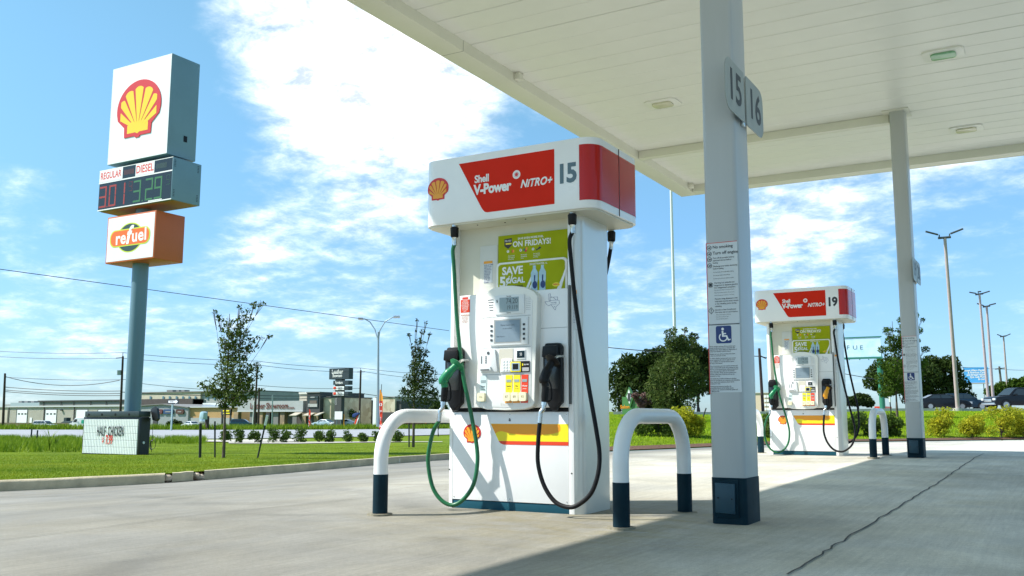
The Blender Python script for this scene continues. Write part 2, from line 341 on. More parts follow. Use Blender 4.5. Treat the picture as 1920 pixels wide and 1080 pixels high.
def concrete():
    m = bpy.data.materials.new('forecourt_concrete'); m.use_nodes = True; nt = m.node_tree; N = nt.nodes; K = nt.links; b = N['Principled BSDF']
    tc = N.new('ShaderNodeTexCoord')
    def noise(sc, det, ro, stretch=None, dist=0, rot=0):
        mp = N.new('ShaderNodeMapping'); K.new(tc.outputs['Object'], mp.inputs[0])
        if stretch: mp.inputs['Scale'].default_value = stretch
        mp.inputs['Rotation'].default_value = (0, 0, rot)
        n = N.new('ShaderNodeTexNoise'); n.inputs['Scale'].default_value = sc; n.inputs['Detail'].default_value = det; n.inputs['Roughness'].default_value = ro; n.inputs['Distortion'].default_value = dist; K.new(mp.outputs[0], n.inputs[0]); return n.outputs[0]
    def rng(v, a, b_, c, d):
        r = N.new('ShaderNodeMapRange'); K.new(v, r.inputs[0]); r.inputs[1].default_value = a; r.inputs[2].default_value = b_; r.inputs[3].default_value = c; r.inputs[4].default_value = d; return r.outputs[0]
    def mul(a, b_):
        n = N.new('ShaderNodeMath'); n.operation = 'MULTIPLY'; K.new(a, n.inputs[0]); K.new(b_, n.inputs[1]); return n.outputs[0]
    big = rng(noise(0.30, 6, .6, (1, 1.6, 1), .6), .30, .70, .66, 1.10)
    mid = rng(noise(1.6, 8, .7, (1.0, .45, 1), .5, .25), .3, .7, .78, 1.10)
    strk = rng(noise(3.0, 7, .75, (9.0, .35, 1), 0.2, 0.5236+pi/2), .3, .7, .84, 1.09)
    fine = mul(rng(noise(150, 4, .7), .3, .7, .78, 1.18), rng(noise(38, 4, .75), .3, .7, .88, 1.10))
    sep = N.new('ShaderNodeSeparateXYZ'); K.new(tc.outputs['Object'], sep.inputs[0])
    # newer inner slabs paler, drive lane worn grey; colour also evens canopy shade against sun
    lane = rng(sep.outputs[0], -2.7, -.8, .56, 1.50)  # ramp painted paler to lift the canopy shade, darker on the sunlit side
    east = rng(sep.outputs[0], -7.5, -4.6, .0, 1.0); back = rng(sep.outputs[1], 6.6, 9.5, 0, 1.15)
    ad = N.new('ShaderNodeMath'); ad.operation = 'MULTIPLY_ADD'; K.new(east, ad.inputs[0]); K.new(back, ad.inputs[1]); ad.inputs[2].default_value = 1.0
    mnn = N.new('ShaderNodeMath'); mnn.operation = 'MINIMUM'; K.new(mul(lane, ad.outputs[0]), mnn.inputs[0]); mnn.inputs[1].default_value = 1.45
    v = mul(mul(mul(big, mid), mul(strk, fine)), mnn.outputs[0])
    col = N.new('ShaderNodeMix'); col.data_type = 'RGBA'; K.new(rng(noise(.8, 6, .6, None, .8), .40, .72, 0, 1), col.inputs[0])
    col.inputs[6].default_value = (.53, .51, .45, 1); col.inputs[7].default_value = (.51, .47, .37, 1)
    vm = N.new('ShaderNodeVectorMath'); vm.operation = 'SCALE'; K.new(col.outputs[2], vm.inputs[0]); K.new(v, vm.inputs[3])
    # faint tyre arcs left by turning cars
    def ringm(cx, cy, r0, w, dark):
        d = N.new('ShaderNodeVectorMath'); d.operation = 'DISTANCE'; K.new(tc.outputs['Object'], d.inputs[0]); d.inputs[1].default_value = (cx, cy, -.1)
        a = N.new('ShaderNodeMath'); a.operation = 'SUBTRACT'; K.new(d.outputs['Value'], a.inputs[0]); a.inputs[1].default_value = r0
        c = N.new('ShaderNodeMath'); c.operation = 'ABSOLUTE'; K.new(a.outputs[0], c.inputs[0]); r = rng(c.outputs[0], w*.4, w, dark, 1.0)
        br = rng(noise(1.1, 4, .6), .42, .58, 0, 1); mm = N.new('ShaderNodeMix'); mm.data_type = 'FLOAT'; K.new(br, mm.inputs[0]); mm.inputs[2].default_value = 1.0; K.new(r, mm.inputs[3]); return mm.outputs[0]
    arcs = mul(mul(ringm(-5.6, 6.6, 1.55, .10, .80), ringm(-5.6, 6.6, 1.95, .09, .84)), mul(ringm(-10, 0, 6.8, .16, .84), ringm(-10, 0, 8.3, .16, .86)))
    vq = N.new('ShaderNodeVectorMath'); vq.operation = 'SCALE'; K.new(vm.outputs[0], vq.inputs[0]); K.new(arcs, vq.inputs[3])
    # rust coloured seepage around the pump island
    dd_ = N.new('ShaderNodeVectorMath'); dd_.operation = 'DISTANCE'; K.new(tc.outputs['Object'], dd_.inputs[0]); dd_.inputs[1].default_value = (-2.9, 5.9, 0)
    sm = mul(rng(dd_.outputs['Value'], .5, 1.9, .75, 0), rng(noise(2.2, 5, .65, (1, 2.2, 1), .6, .3), .38, .62, 0, 1)); smx = N.new('ShaderNodeMix'); smx.data_type = 'RGBA'; smx.blend_type = 'MULTIPLY'; K.new(sm, smx.inputs[0]); K.new(vq.outputs[0], smx.inputs[6]); smx.inputs[7].default_value = (.86, .78, .52, 1)
    # small dark oil spots
    vo = N.new('ShaderNodeTexVoronoi'); vo.inputs['Scale'].default_value = 1.1; K.new(tc.outputs['Object'], vo.inputs[0])
    sp = rng(vo.outputs['Distance'], .012, .03, .25, 1.0)
    vm2 = N.new('ShaderNodeVectorMath'); vm2.operation = 'SCALE'; K.new(smx.outputs[2], vm2.inputs[0]); K.new(sp, vm2.inputs[3])
    K.new(vm2.outputs[0], b.inputs['Base Color']); b.inputs['Roughness'].default_value = .8
    bp = N.new('ShaderNodeBump'); bp.inputs['Strength'].default_value = .35; bp.inputs['Distance'].default_value = .004; K.new(noise(120, 4, .7, (3, .6, 1), 0, .5236+pi/2), bp.inputs['Height']); K.new(bp.outputs[0], b.inputs['Normal'])
    return m
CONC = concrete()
KERB = mat('kerb_concrete', (.50, .43, .29), .85, var=.32, vscale=3, bump=.3, bscale=50)
def grassmat():
    m = mat('lawn_soil_and_grass', (.17, .24, .016), .95, spec=.05, var=.5, vscale=.8, col2=(.085, .13, .012), bump=.6, bscale=60); return m
GRASSM = grassmat()
ROADM = mat('road_surface', (.32, .33, .35), .85, var=.16, vscale=.5, bump=.2, bscale=30)
MULCH = mat('bark_mulch', (.13, .065, .035), .95, var=.5, vscale=14, bump=1.0, bscale=50)
PALE = mat('pale_gravel', (.50, .47, .40), .9, var=.25, vscale=2)

# forecourt: a polar sheet inside the kerb line
NA = 360
ths = [2*pi*i/NA for i in range(NA)]
b = MB(); rows = [0.02, .06]+[.09+.91*i/48 for i in range(49)]
vs = [(0, 0, lotZ(0, 0))]
for f in rows:
    for th in ths: x, y = cos(th)*Rf(th)*f, sin(th)*Rf(th)*f; vs.append((x, y, lotZ(x, y)))
fs = [(0, 1+i, 1+(i+1) % NA) for i in range(NA)]
for j in range(len(rows)-1):
    for i in range(NA): a = 1+j*NA; fs.append((a+i, a+NA+i, a+NA+(i+1) % NA, a+(i+1) % NA))
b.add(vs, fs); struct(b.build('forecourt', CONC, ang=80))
# open ground beyond the kerb, to the horizon
b = MB(); vs = []; dd = [.14, .5, 1, 1.6, 2.4, 3.4, 4.6, 6, 8, 10.5, 13.5, 17, 21, 26, 31, 37, 44, 52, 62, 75, 90, 110, 135, 165, 200, 260, 350, 600, 1200, 2800]
for d_ in dd:
    for th in ths:
        r = Rf(th)+d_; x, y = cos(th)*r, sin(th)*r; vs.append((x, y, H(x, y)))
fs = []
for j in range(len(dd)-1):
    for i in range(NA): a = j*NA; fs.append((a+i, a+NA+i, a+NA+(i+1) % NA, a+(i+1) % NA))
b.add(vs, fs); struct(b.build('ground', GRASSM, ang=80))
# kerb: stones of about 3 m with open joints, and the drain gap with rocks
def th_of(p): return atan2(p[1], p[0])
def kerb_piece(ta, tb, n=6, name='kerb'):
    prof = [(0, -.05), (0, .105), (.03, .135), (.13, .14), (.17, .13), (.17, -.05)]
    b = MB(); vs = []
    for k in range(n+1):
        th = lerp(ta, tb, k/n); R = Rf(th); z0 = lotZ(cos(th)*R, sin(th)*R); wob = random.uniform(-.004, .004)
        for (d_, z) in prof: vs.append((cos(th)*(R+d_), sin(th)*(R+d_), z0+z+wob))
    m = len(prof); fs = []
    for k in range(n):
        for j in range(m): fs.append((k*m+j, k*m+(j+1) % m, (k+1)*m+(j+1) % m, (k+1)*m+j))
    fs += [tuple(range(m)), tuple(n*m+j for j in reversed(range(m)))]
    b.add(vs, fs); return struct(b.build(name, KERB, ang=50))
def th_px(px, py, t): p = P(px, py, t); return atan2(p.y, p.x)
tA, tB, tC, tD = th_px(309, 908, 13.7), th_px(322, 907, 13.8), th_px(362, 904, 14.2), th_px(382, 902, 14.5)
th = tA
while th < radians(215):
    R = Rf(th); nt_ = th+3.0/R; kerb_piece(th+.0003, nt_-.0003); th = nt_
kerb_piece(tC, tB, 3)
th = tD
while th > THK:
    R = Rf(th); nt_ = th-3.0/R; kerb_piece(nt_+.0002, th-.0002); th = nt_
ROCK = mat('limestone_rock', (.50, .42, .32), .9, var=.35, vscale=9, bump=.5, bscale=30)
def rock(x, y, z, s, label):
    bm = bmesh.new(); bmesh.ops.create_icosphere(bm, subdivisions=2, radius=s)
    for v in bm.verts: v.co *= 1+random.uniform(-.2, .2); v.co.z *= .75
    me = bpy.data.meshes.new('rock'); bm.to_mesh(me); bm.free(); me.materials.append(ROCK); o = link('rock', me, None, (x, y, z)); tag(o, label, 'rock', 'rocks in the kerb drain gap')
for px, py, s in ((312, 899, .055), (317, 897, .05), (314, 904, .06), (319, 903, .045), (363, 898, .06), (368, 893, .055), (372, 897, .07), (376, 901, .05), (366, 903, .04), (378, 892, .05)):
    p = P(px, py, 14.05 if px < 350 else 14.6); rr_ = Rf(atan2(p.y, p.x))+random.uniform(.03, .22); aa_ = atan2(p.y, p.x); p = Vector((cos(aa_)*rr_, sin(aa_)*rr_, 0)); rock(p.x, p.y, lotZ(p.x, p.y)+.03+random.random()*.07, s*1.15, 'small pale limestone rock in the %s gap of the left kerb' % ('left hand' if px < 350 else 'right hand'))
b = MB(); vs = []
for th in (tA+.004, tB, tC, tD-.004):
    for d_, z in ((-.01, .003), (.10, .03), (.2, .11), (.45, .12)): r = Rf(th)+d_; vs.append((cos(th)*r, sin(th)*r, lotZ(cos(th)*Rf(th), sin(th)*Rf(th))+z))
b.add(vs, [(i*4+j, i*4+j+4, i*4+j+5, i*4+j+1) for i in range(3) for j in range(3)]); struct(b.build('drain_bed', MULCH, ang=80))
# joints in the slab and a crack
JOINT = mat('joint_filler', (.07, .065, .055), .9)
def joint(pts, w, name='slab_joint', n=14, jit=0):
    b = MB(); path = []
    for (a, c) in zip(pts, pts[1:]):
        for k in range(n): path.append(Vector((lerp(a[0], c[0], k/n), lerp(a[1], c[1], k/n), 0)))
    path.append(Vector((pts[-1][0], pts[-1][1], 0))); vs = []
    for i, p in enumerate(path):
        d = (path[min(i+1, len(path)-1)]-path[max(i-1, 0)]).normalized(); nn = Vector((-d.y, d.x, 0)); j = random.uniform(-jit, jit)
        for s_ in (-1, 1): q = p+nn*(s_*w/2+j); vs.append((q.x, q.y, lotZ(q.x, q.y)+.006))
    fs = [(2*i, 2*i+1, 2*i+3, 2*i+2) for i in range(len(path)-1)]
    b.add(vs, fs); return struct(b.build(name, JOINT))
def lot_at(px, py):
    z = 0
    for _ in range(6): q = AZ(px, py, z); z = lotZ(q.x, q.y)
    return (q.x, q.y)
joint([lot_at(*q) for q in ((1478, 1079), (1600, 1003), (1736, 920), (1785, 888), (1844, 851))], .012, 'crack', jit=.012)
joint([lot_at(*q) for q in ((-60, 1022), (358, 968), (838, 919))], .007)
joint([lot_at(*q) for q in ((1120, 944.3), (1400, 945.5))], .006)
joint([lot_at(*q) for q in ((1380, 862), (1920, 858))], .01)
for yy in (12.2, 19.5): joint([(-9, yy), (12, yy)], .01)
# the wide road across the left, and the raised one on the right
def sheet(name, near, far, mt, lift, n=24, m=8):
    b = MB(); vs = []
    def along(L, u):
        k = u*(len(L)-1); i = min(int(k), len(L)-2); return L[i].lerp(L[i+1], k-i)
    for i in range(n+1):
        a, c = along(near, i/n), along(far, i/n)
        for j in range(m+1): q = a.lerp(c, j/m); vs.append((q.x, q.y, H(q.x, q.y)+lift))
    fs = [(i*(m+1)+j, (i+1)*(m+1)+j, (i+1)*(m+1)+j+1, i*(m+1)+j+1) for i in range(n) for j in range(m)]
    b.add(vs, fs); return struct(b.build(name, mt, ang=80))
sheet('road', [P(-900, 829, 60), P(-100, 829, 60), P(340, 827, 60), P(600, 821, 64), P(838, 816, 74), P(1000, 812, 88), P(1080, 812, 110)],
      [P(-900, 811, 106), P(-100, 811, 104), P(340, 809, 105), P(600, 806, 112), P(838, 801, 130), P(1000, 799, 150), P(1080, 799, 170)], ROADM, .05)
sheet('road', [P(1180, 800, 66), P(1350, 800, 64), P(1500, 800, 63), P(1920, 800, 63), P(2600, 800, 64)], [P(1180, 800, 125), P(1350, 800, 122), P(1500, 800, 120), P(1920, 800, 120), P(2600, 800, 120)], ROADM, .05)
sheet('driveway', [P(330, 800, 48), P(430, 800, 46), P(560, 800, 50)], [P(300, 800, 59), P(430, 800, 59.5), P(560, 800, 62)], PALE, .03)
sheet('shrub_bed', [P(430, 800, 43.2), P(560, 800, 43.2), P(700, 800, 46), P(830, 800, 48)], [P(430, 800, 47.5), P(560, 800, 47.5), P(700, 800, 49.5), P(830, 800, 50.5)], PALE, .025)
bb = MB(); vs = []; arc = [radians(60+i*1.0) for i in range(0, 56)]
arc = [a for a in [th_px(1990-12*i, 825, 25) for i in range(0, 78)]]
for a in arc:
    for d_ in (.18, .7, 1.5): r = Rf(a)+d_; vs.append((cos(a)*r, sin(a)*r, H(cos(a)*r, sin(a)*r)+.03))
bb.add(vs, [(i*3+j, (i+1)*3+j, (i+1)*3+j+1, i*3+j+1) for i in range(len(arc)-1) for j in (0, 1)]); struct(bb.build('mulch_bed', MULCH, ang=80))
# low concrete barrier along the raised road
BARR = mat('barrier_concrete', (.50, .49, .45), .8, var=.2, vscale=.6)
b = MB(); vs = []
for i in range(40):
    px = 1150+i*36; q = G(px, 775, 62.0); q2 = G(px, 775, 62.4)
    for (w, z) in ((q, -.2), (q, .20), (q2, .20), (q2, -.2)): vs.append((w.x, w.y, w.z+z))
fs = [(i*4+j, i*4+(j+1) % 4, (i+1)*4+(j+1) % 4, (i+1)*4+j) for i in range(39) for j in range(4)]
b.add(vs, fs); tag(b.build('road_barrier', BARR), 'long low pale concrete edge of the raised road behind the right shrubs', 'barrier')
# grass blades
def blades(name, pts, h, w, mt, lean=.35):
    n = len(pts); pts = np.array(pts); a = np.random.rand(n)*2*pi; hh = h*(.5+np.random.rand(n)*.9); l = np.random.randn(n, 2)*lean*h
    v = np.zeros((n, 3, 3)); dx = np.cos(a)*w/2; dy = np.sin(a)*w/2
    v[:, 0] = pts; v[:, 1] = pts; v[:, 2] = pts; v[:, 0, 0] -= dx; v[:, 0, 1] -= dy; v[:, 1, 0] += dx; v[:, 1, 1] += dy
    v[:, 2, 0] += l[:, 0]; v[:, 2, 1] += l[:, 1]; v[:, 2, 2] += hh
    me = bpy.data.meshes.new(name); me.vertices.add(3*n); me.vertices.foreach_set('co', v.reshape(-1)); me.loops.add(3*n); me.loops.foreach_set('vertex_index', np.arange(3*n)); me.polygons.add(n)
    me.polygons.foreach_set('loop_start', np.arange(n)*3); me.polygons.foreach_set('loop_total', np.full(n, 3)); me.update(); me.validate(); me.materials.append(mt); return link(name, me)
GL = leafmat('grass_blades', (.34, .37, .03), (.10, .21, .010), .3, .45); GL2 = leafmat('berm_grass_blades', (.38, .48, .015), (.17, .33, .010), .3, .5); GL3 = leafmat('weed_blades', (.26, .35, .022), (.09, .18, .012), .3)
pts = []
for _ in range(190000):
    t = 12+(random.random()**1.5)*38; px = random.uniform(-140, 900); p = P(px, 850, t); r = hypot(p.x, p.y)
    if r < Rf(atan2(p.y, p.x))+.16 or (t > 42 and px > 420): continue
    pts.append((p.x, p.y, H(p.x, p.y)-.01))
stuff(blades('grass', pts, .030, .014, GL))
pts = []
for _ in range(90000):
    t = 28+random.random()*34; px = random.uniform(1120, 2000); p = P(px, 800, t); r = hypot(p.x, p.y)
    if r < Rf(atan2(p.y, p.x))+1.5: continue
    pts.append((p.x, p.y, H(p.x, p.y)-.01))
stuff(blades('grass', pts, .07, .03, GL2))
# weeds: along the near edge of the road, left, and the far verge
pts = []
for _ in range(34000):
    px = random.uniform(-80, 385); t = random.uniform(31, 58) if px < 165 else random.uniform(43, 58)
    if random.random() > (.95 if px < 150 else .55)*(0.5+0.5*sin(px*.09)*sin(px*.031+1)): continue
    p = P(px, 850, t); pts.append((p.x, p.y, H(p.x, p.y)-.02))
stuff(blades('weeds', pts, .30, .045, GL3))
pts = []
for _ in range(22000):
    px = random.uniform(-60, 900); t = interp([(0, 108), (340, 108), (600, 116), (838, 135), (900, 140)], px)+random.random()*9
    if random.random() > (0.35+0.65*abs(sin(px*.02)*cos(px*.0511))): continue
    p = P(px, 800, t); pts.append((p.x, p.y, H(p.x, p.y)-.02))
stuff(blades('weeds', pts, .62, .16, GL3))
# ---------------------------------------------------------------- canopy
ZD, XL, YN, YFAR, XR = 5.66, -6.55, -3.2, 19.03, 2.55
cnp = thing('station_canopy', 'large white flat canopy over the pumps with a planked underside', 'canopy', (0, 16, 0))
def cw(x, y, z): return (x, y-16, z)
pme = None
y = YFAR-.42; k = 0
while y > 3.6:
    if pme is None:
        bm = MB(); w = .411
        bm.prism([(0, .0), (w, .0), (w, .03), (w-.02, .012), (.02, .012), (0, .03)][::-1], 0, XR-XL, 'yz')
        o = MB().prism([(0, .006), (.010, 0), (w-.010, 0), (w, .006), (w, .03), (0, .03)], 0, XR-XL, 'yz').build('deck_panel', CANOPY, cnp, (XL, y-16, ZD), smooth=False); pme = o.data
    else: link('deck_panel', pme, cnp, (XL, y-16, ZD+random.uniform(-.002, .002)))
    y -= .42; k += 1
MB().box(XL, XR, YN-16, y+.42-16-.003, ZD, ZD+.03).build('deck_sheet', CANOPY, cnp)
MB().box(XL-.3, XR+.3, YN-16-.3, YFAR-16+.27, ZD+.05, ZD+.12).build('roof_sheet', mat('roof_metal', (.4, .4, .4), .6), cnp)
ZB, ZT = 5.51, 6.3
for (x0, x1, y0, y1) in ((XL-.35, XL, YN-.3, YFAR+.32), (XL+.002, XR, YFAR, YFAR+.32), (XL+.002, XR, YN-.3, YN), (XR+.002, XR+.35, YN-.3, YFAR+.32)):
    MB().box(x0, x1, y0-16, y1-16, ZB, ZT).build('fascia', FASC, cnp, bev=.008)
MB().box(XL-.351, XL-.02, 3.98-16, 3.985-16, ZB-.001, ZB+.2).build('fascia_seam', mat('seam_grey', (.2, .2, .18), .7), cnp)
MB().box(XL-.34, XL+.001, 10.02-16, 10.027-16, ZB-.0012, ZD).build('fascia_seam', MATS['seam_grey'], cnp)
MB().box(XL+.004, -2.14, 16.05-16, 16.20-16, ZB+.004, ZD-.002).build('gutter_beam', FASC, cnp, bev=.006)
for yy in (11.43, 18.86): MB().box(XL, XL+.09, yy-16-.06, yy-16+.06, 5.55, ZD-.003).build('outlet_box', FASC, cnp, bev=.006)
# recessed lights
LENS = mat('light_lens', (.62, .60, .45), .15, var=.1, vscale=9); LENSG = mat('green_tinted_lens', (.20, .42, .25), .12)
def clight(x, y, lens, label):
    t = thing('canopy_light', label, 'light', (x, y, ZD), 0, 'recessed lights in the canopy underside')
    MB().prism(rrect(-.26, .26, -.21, .21, .09), -.022, 0, 'xy').build('frame', CANOPY, t, bev=.006)
    MB().prism(rrect(-.16, .16, -.12, .12, .07), -.045, -.0225, 'xy').build('lens', lens, t, bev=.012)
clight(-5.16, 13.70, LENS, 'recessed canopy light left of the big column')
clight(-1.08, 13.67, LENSG, 'recessed canopy light with a green tinted lens at the upper right')
clight(-1.10, 17.54, LENS, 'recessed canopy light right of the far column, near the far fascia')

# ---------------------------------------------------------------- columns
ICON = mat('icon_blue', (.012, .035, .16), .4)
def wheelchair(parent, cx, cz, s, y):
    b = MB(); T = lambda u, v: (cx+u*s, cz+v*s)
    b.prism([T(*p) for p in ell(-.06, .30, .075, .075, 14)], y-.001, y)
    b.prism([T(-.12, .20), T(-.02, .20), T(-.02, .08), T(.12, .08), T(.12, .02), T(.02, .02), T(-.02, -.04), T(.14, -.04), T(.17, -.05), T(.27, -.26), T(.36, -.24), T(.36, -.30), T(.24, -.34), T(.22, -.33), T(.11, -.12), T(-.10, -.12)][::-1], y-.0012, y)
    outer = ell(-.04, -.14, .24, .24, 22, 130, 385); inner = ell(-.04, -.14, .18, .18, 22, 385, 130)
    b.prism([T(*p) for p in outer+inner], y-.0008, y)
    return b.build('wheelchair_symbol', WT, parent, smooth=False)
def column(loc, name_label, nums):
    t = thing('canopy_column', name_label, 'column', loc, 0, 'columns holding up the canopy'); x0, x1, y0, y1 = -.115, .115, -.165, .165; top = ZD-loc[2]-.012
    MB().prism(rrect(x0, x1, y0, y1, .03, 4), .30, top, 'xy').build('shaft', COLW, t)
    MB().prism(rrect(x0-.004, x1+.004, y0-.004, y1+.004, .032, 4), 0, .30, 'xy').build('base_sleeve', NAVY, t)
    MB().box(x0-.10, x1+.07, y0-.08, y1+.08, top-.002, top+.01).build('top_flange', FASC, t)
    yf = y0-.004
    p = MB().box(-.092, .07, yf-.012, yf-.0005, .045, .285).build('cover_frame', NAVY, t, bev=.003)
    q = MB().prism([(-.082, .075), (.050, .068), (.052, .262), (-.082, .268)], yf-.03, yf-.0125).build('access_flap', mat('flap_blue', (.008, .050, .078), .4, var=.2), t, bev=.004)
    for u, v in ((-.06, .17), (.032, .165)): MB().tube([(u, yf-.034, v), (u, yf-.028, v)], .005, 8).build('screw', BLACK, q)
    yy = y0-.0015
    d = MB().box(-.109, .109, yy, y0+.003, 1.322, 1.880).build('notice_sticker', DECAL, t)
    MB().box(-.1092, -.104, yy-.001, yy-.0002, .85, 1.880).add([(-.104, yy-.001, 1.876), (.109, yy-.001, 1.876), (.109, yy-.001, 1.880), (-.104, yy-.001, 1.880)], [(0, 1, 2, 3)]).build('red_border', REDT, d, smooth=False)
    a = 'LEFT'; it = [('No smoking', .030, -.062, yy-.0012, 1.848, .012, a, .95), ('Turn off engine', .030, -.062, yy-.0012, 1.806, .012, a, .95)]
    z = 1.772
    for ln, off in (('Turn off all portable battery', .01), ('operated devices before', .01), ('fueling.', .01), ('Discharge your static electricity', .01), ('before fueling.', .01)):
        it.append((ln, .0145, -.062, yy-.0012, z, off, a, .9)); z -= .0165 if ln[-1] != '.' else .024
    for ln in ('Do not leave the nozzle while fueling.', 'Do not get back in the vehicle.', 'If a fire starts, do not remove nozzle.'): it.append((ln, .0105, -.062, yy-.0012, z, 0, a, .9)); z -= .022
    z -= .008
    for ln in ('Warning: It is unlawful and', 'dangerous to dispense gasoline', 'into unapproved containers.'): it.append((ln, .0145, -.058, yy-.0012, z, .01, a, .9)); z -= .0165
    for ln in ('Place approved containers on ground before', 'filling. Keep nozzle in contact with container.', 'Never fill containers in vehicle or truck bed.'): it.append((ln, .0085, -.058, yy-.0012, z, 0, a, .9)); z -= .018
    z -= .006
    for ln in ('Persons using dispensers with', 'hold-open latches must remain', 'at the refueling point during', 'refueling.'): it.append((ln, .0145, -.056, yy-.0012, z, .01, a, .9)); z -= .0168
    z -= .008
    for ln in ('Harmful or fatal if swallowed.', 'Can cause skin or eye irritation.'): it.append((ln, .0135, -.056, yy-.0012, z, .01, a, .9)); z -= .0165
    for ln in ('Keep out of reach of children.', 'Use only as a motor fuel.', 'Avoid breathing vapors.'): it.append((ln, .0095, -.05, yy-.0012, z, 0, a, .9)); z -= .0145
    join_texts('small_print', it, DARKT, d)
    ic = MB()
    for zc in (1.846, 1.804, 1.765, 1.722):
        ic.prism([(-.086+p[0], zc+p[1]) for p in ell(0, 0, .0165, .0165, 16, 0, 359)+ell(0, 0, .0130, .0130, 16, 359, 0)], yy-.0012, yy-.0002)
        ic.prism([(-.094, zc-.004), (-.080, zc-.006), (-.076, zc+.004), (-.09, zc+.003)], yy-.0011, yy-.0002)
    ic.prism([(-.093, 1.578), (-.073, 1.578), (-.073, 1.6), (-.093, 1.6)], yy-.0012, yy-.0002)
    ic.prism([(-.083+p[0], 1.589+p[1]) for p in ell(0, 0, .018, .018, 16, 0, 359)+ell(0, 0, .0155, .0155, 16, 359, 0)], yy-.0011, yy-.0002)
    ic.prism([(-.083, 1.436), (-.063, 1.412), (-.083, 1.388), (-.103, 1.412), (-.0995, 1.412), (-.083, 1.392), (-.0665, 1.412), (-.083, 1.432), (-.1, 1.4125), (-.103, 1.4125)], yy-.0012, yy-.0002)
    ic.box(-.085, -.081, yy-.0012, yy-.0002, 1.407, 1.424).box(-.085, -.081, yy-.0012, yy-.0002, 1.399, 1.403)
    ic.build('warning_icons', DARKT, d, smooth=False)
    d2 = MB().box(-.109, .109, yy, y0+.003, .86, 1.318).build('access_notice_sticker', DECAL, t)
    MB().box(-.104, .109, yy-.0008, yy-.0002, 1.313, 1.318).build('top_rule', DARKT, d2, smooth=False)
    MB().prism(rrect(-.055, .052, 1.188, 1.306, .012, 4), yy-.001, yy-.0002).build('blue_square', ICON, d2, smooth=False)
    wheelchair(d2, 0, 1.247, .125, yy-.001)
    z = 1.168; it = []
    for para in (('Vehicle refueling services will be provided upon', 'request at self-service prices to motorists with', 'disabilities if the vehicle displays an official plate or', 'locally issued disabled motorist placard.'), ('Refueling services will be provided when there', 'is only one employee on duty.'),
                 ('To obtain refueling services, push once on horn', 'and an employee will come to assist you. If no', 'one is available, you may also call the station', 'for help at this number.'), ('If you are pumping your own gasoline and the card', 'reader is inaccessible to you, the employee on duty', 'will turn on the pump for you without prepayment;', 'return the hose, then collect for the desired', 'grade of gasoline. When you have pumped your', 'gasoline, please enter the facility and pay the', 'employee on duty.'),
                 ('This facility also provides assistance in obtaining', 'goods for purchase by our customers with disabilities.', 'If you require this assistance, please ask the', 'employee on duty.'), ('Questions and concerns regarding the', 'accessibility features of this facility may be', 'provided to our customer service line, please call', '1-888-555-0100.')):
        for ln in para: it.append((ln, .0108, -.103, yy-.0008, z, .018, a, .86)); z -= .0112
        z -= .0065
    join_texts('small_print', it, DARKT, d2)
    n = thing('pump_number_sign', nums[2], 'number sign', (loc[0]+.115, loc[1], loc[2]), 0, 'number signs on the canopy columns'); n.parent = None
    MB().box(.0, .028, -.02, .02, 2.72, 3.08).build('bracket', CHROME, n, bev=.002)
    PL = mat('number_plate_grey', (.30, .33, .31), .4, var=.06)
    for (s_, num, z0, z1) in ((-1, nums[0], 2.735, 3.10), (1, nums[1], 2.735, 3.10)):
        a0, a1 = (-.46, -.022) if s_ < 0 else (.022, .46)
        q = MB().prism(rrect(a0, a1, z0, z1, [.02, .10, .10, .02] if s_ < 0 else [.10, .02, .02, .10]), .030, .036, 'yz').build('number_plate', PL, n)
        text('numeral', num, .31, .0372, (a0+a1)/2, (z0+z1)/2, DARKT, q, .02, face='+x', xs=1.05)
    return t, n
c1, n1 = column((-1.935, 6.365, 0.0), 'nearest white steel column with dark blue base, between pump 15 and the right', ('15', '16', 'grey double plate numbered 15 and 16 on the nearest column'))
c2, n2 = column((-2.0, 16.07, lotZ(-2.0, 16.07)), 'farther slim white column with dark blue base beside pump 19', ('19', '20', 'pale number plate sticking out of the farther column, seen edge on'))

# ---------------------------------------------------------------- bollards
def bollard(loc, label, L=1.17):
    t = thing('bollard', label, 'bollard', loc, 0, 'white hoop bollards at the pump ends'); r = .0525; h = .755
    pts = [(0, -L/2, .28)]; R = .30
    path = [(0, -L/2, z) for z in (.28, .40)] + [(0, -L/2+R-R*cos(radians(a)), h-r-R+R*sin(radians(a))) for a in range(0, 91, 9)] + [(0, L/2-R+R*sin(radians(a)), h-r-R+R*cos(radians(a))) for a in range(0, 91, 9)] + [(0, L/2, z) for z in (.40, .28)]
    MB().tube(path, r, 20).build('hoop', BOLW, t)
    for s_ in (-1, 1): MB().tube([(0, s_*L/2, -.01), (0, s_*L/2, .283)], r+.002, 20).build('base_sleeve', NAVY, t)
    rg = random.Random(3)
    for s_ in (-1, 1): MB().prism([((.082+.016*rg.random())*cos(k*pi/9), s_*L/2+(.082+.016*rg.random())*sin(k*pi/9)) for k in range(18)], -.01, .007, 'xy').build('grout_ring', mat('grout_dirty', (.26, .235, .17), .95, var=.4, vscale=30), t)
    return t
bA = bollard((-2.46, 6.23, 0), 'shaded hoop bollard between pump 15 and the nearest column')
bB = dup(bA, (-4.30, 6.13, 0), 'sunlit white hoop bollard at the left end of pump 15')
bC = dup(bA, (-2.53, 15.98, .11), 'hoop bollard between pump 19 and the farther column')
bD = dup(bA, (-4.55, 15.9, .11), 'hoop bollard half hidden behind the nearest column, left of pump 19')

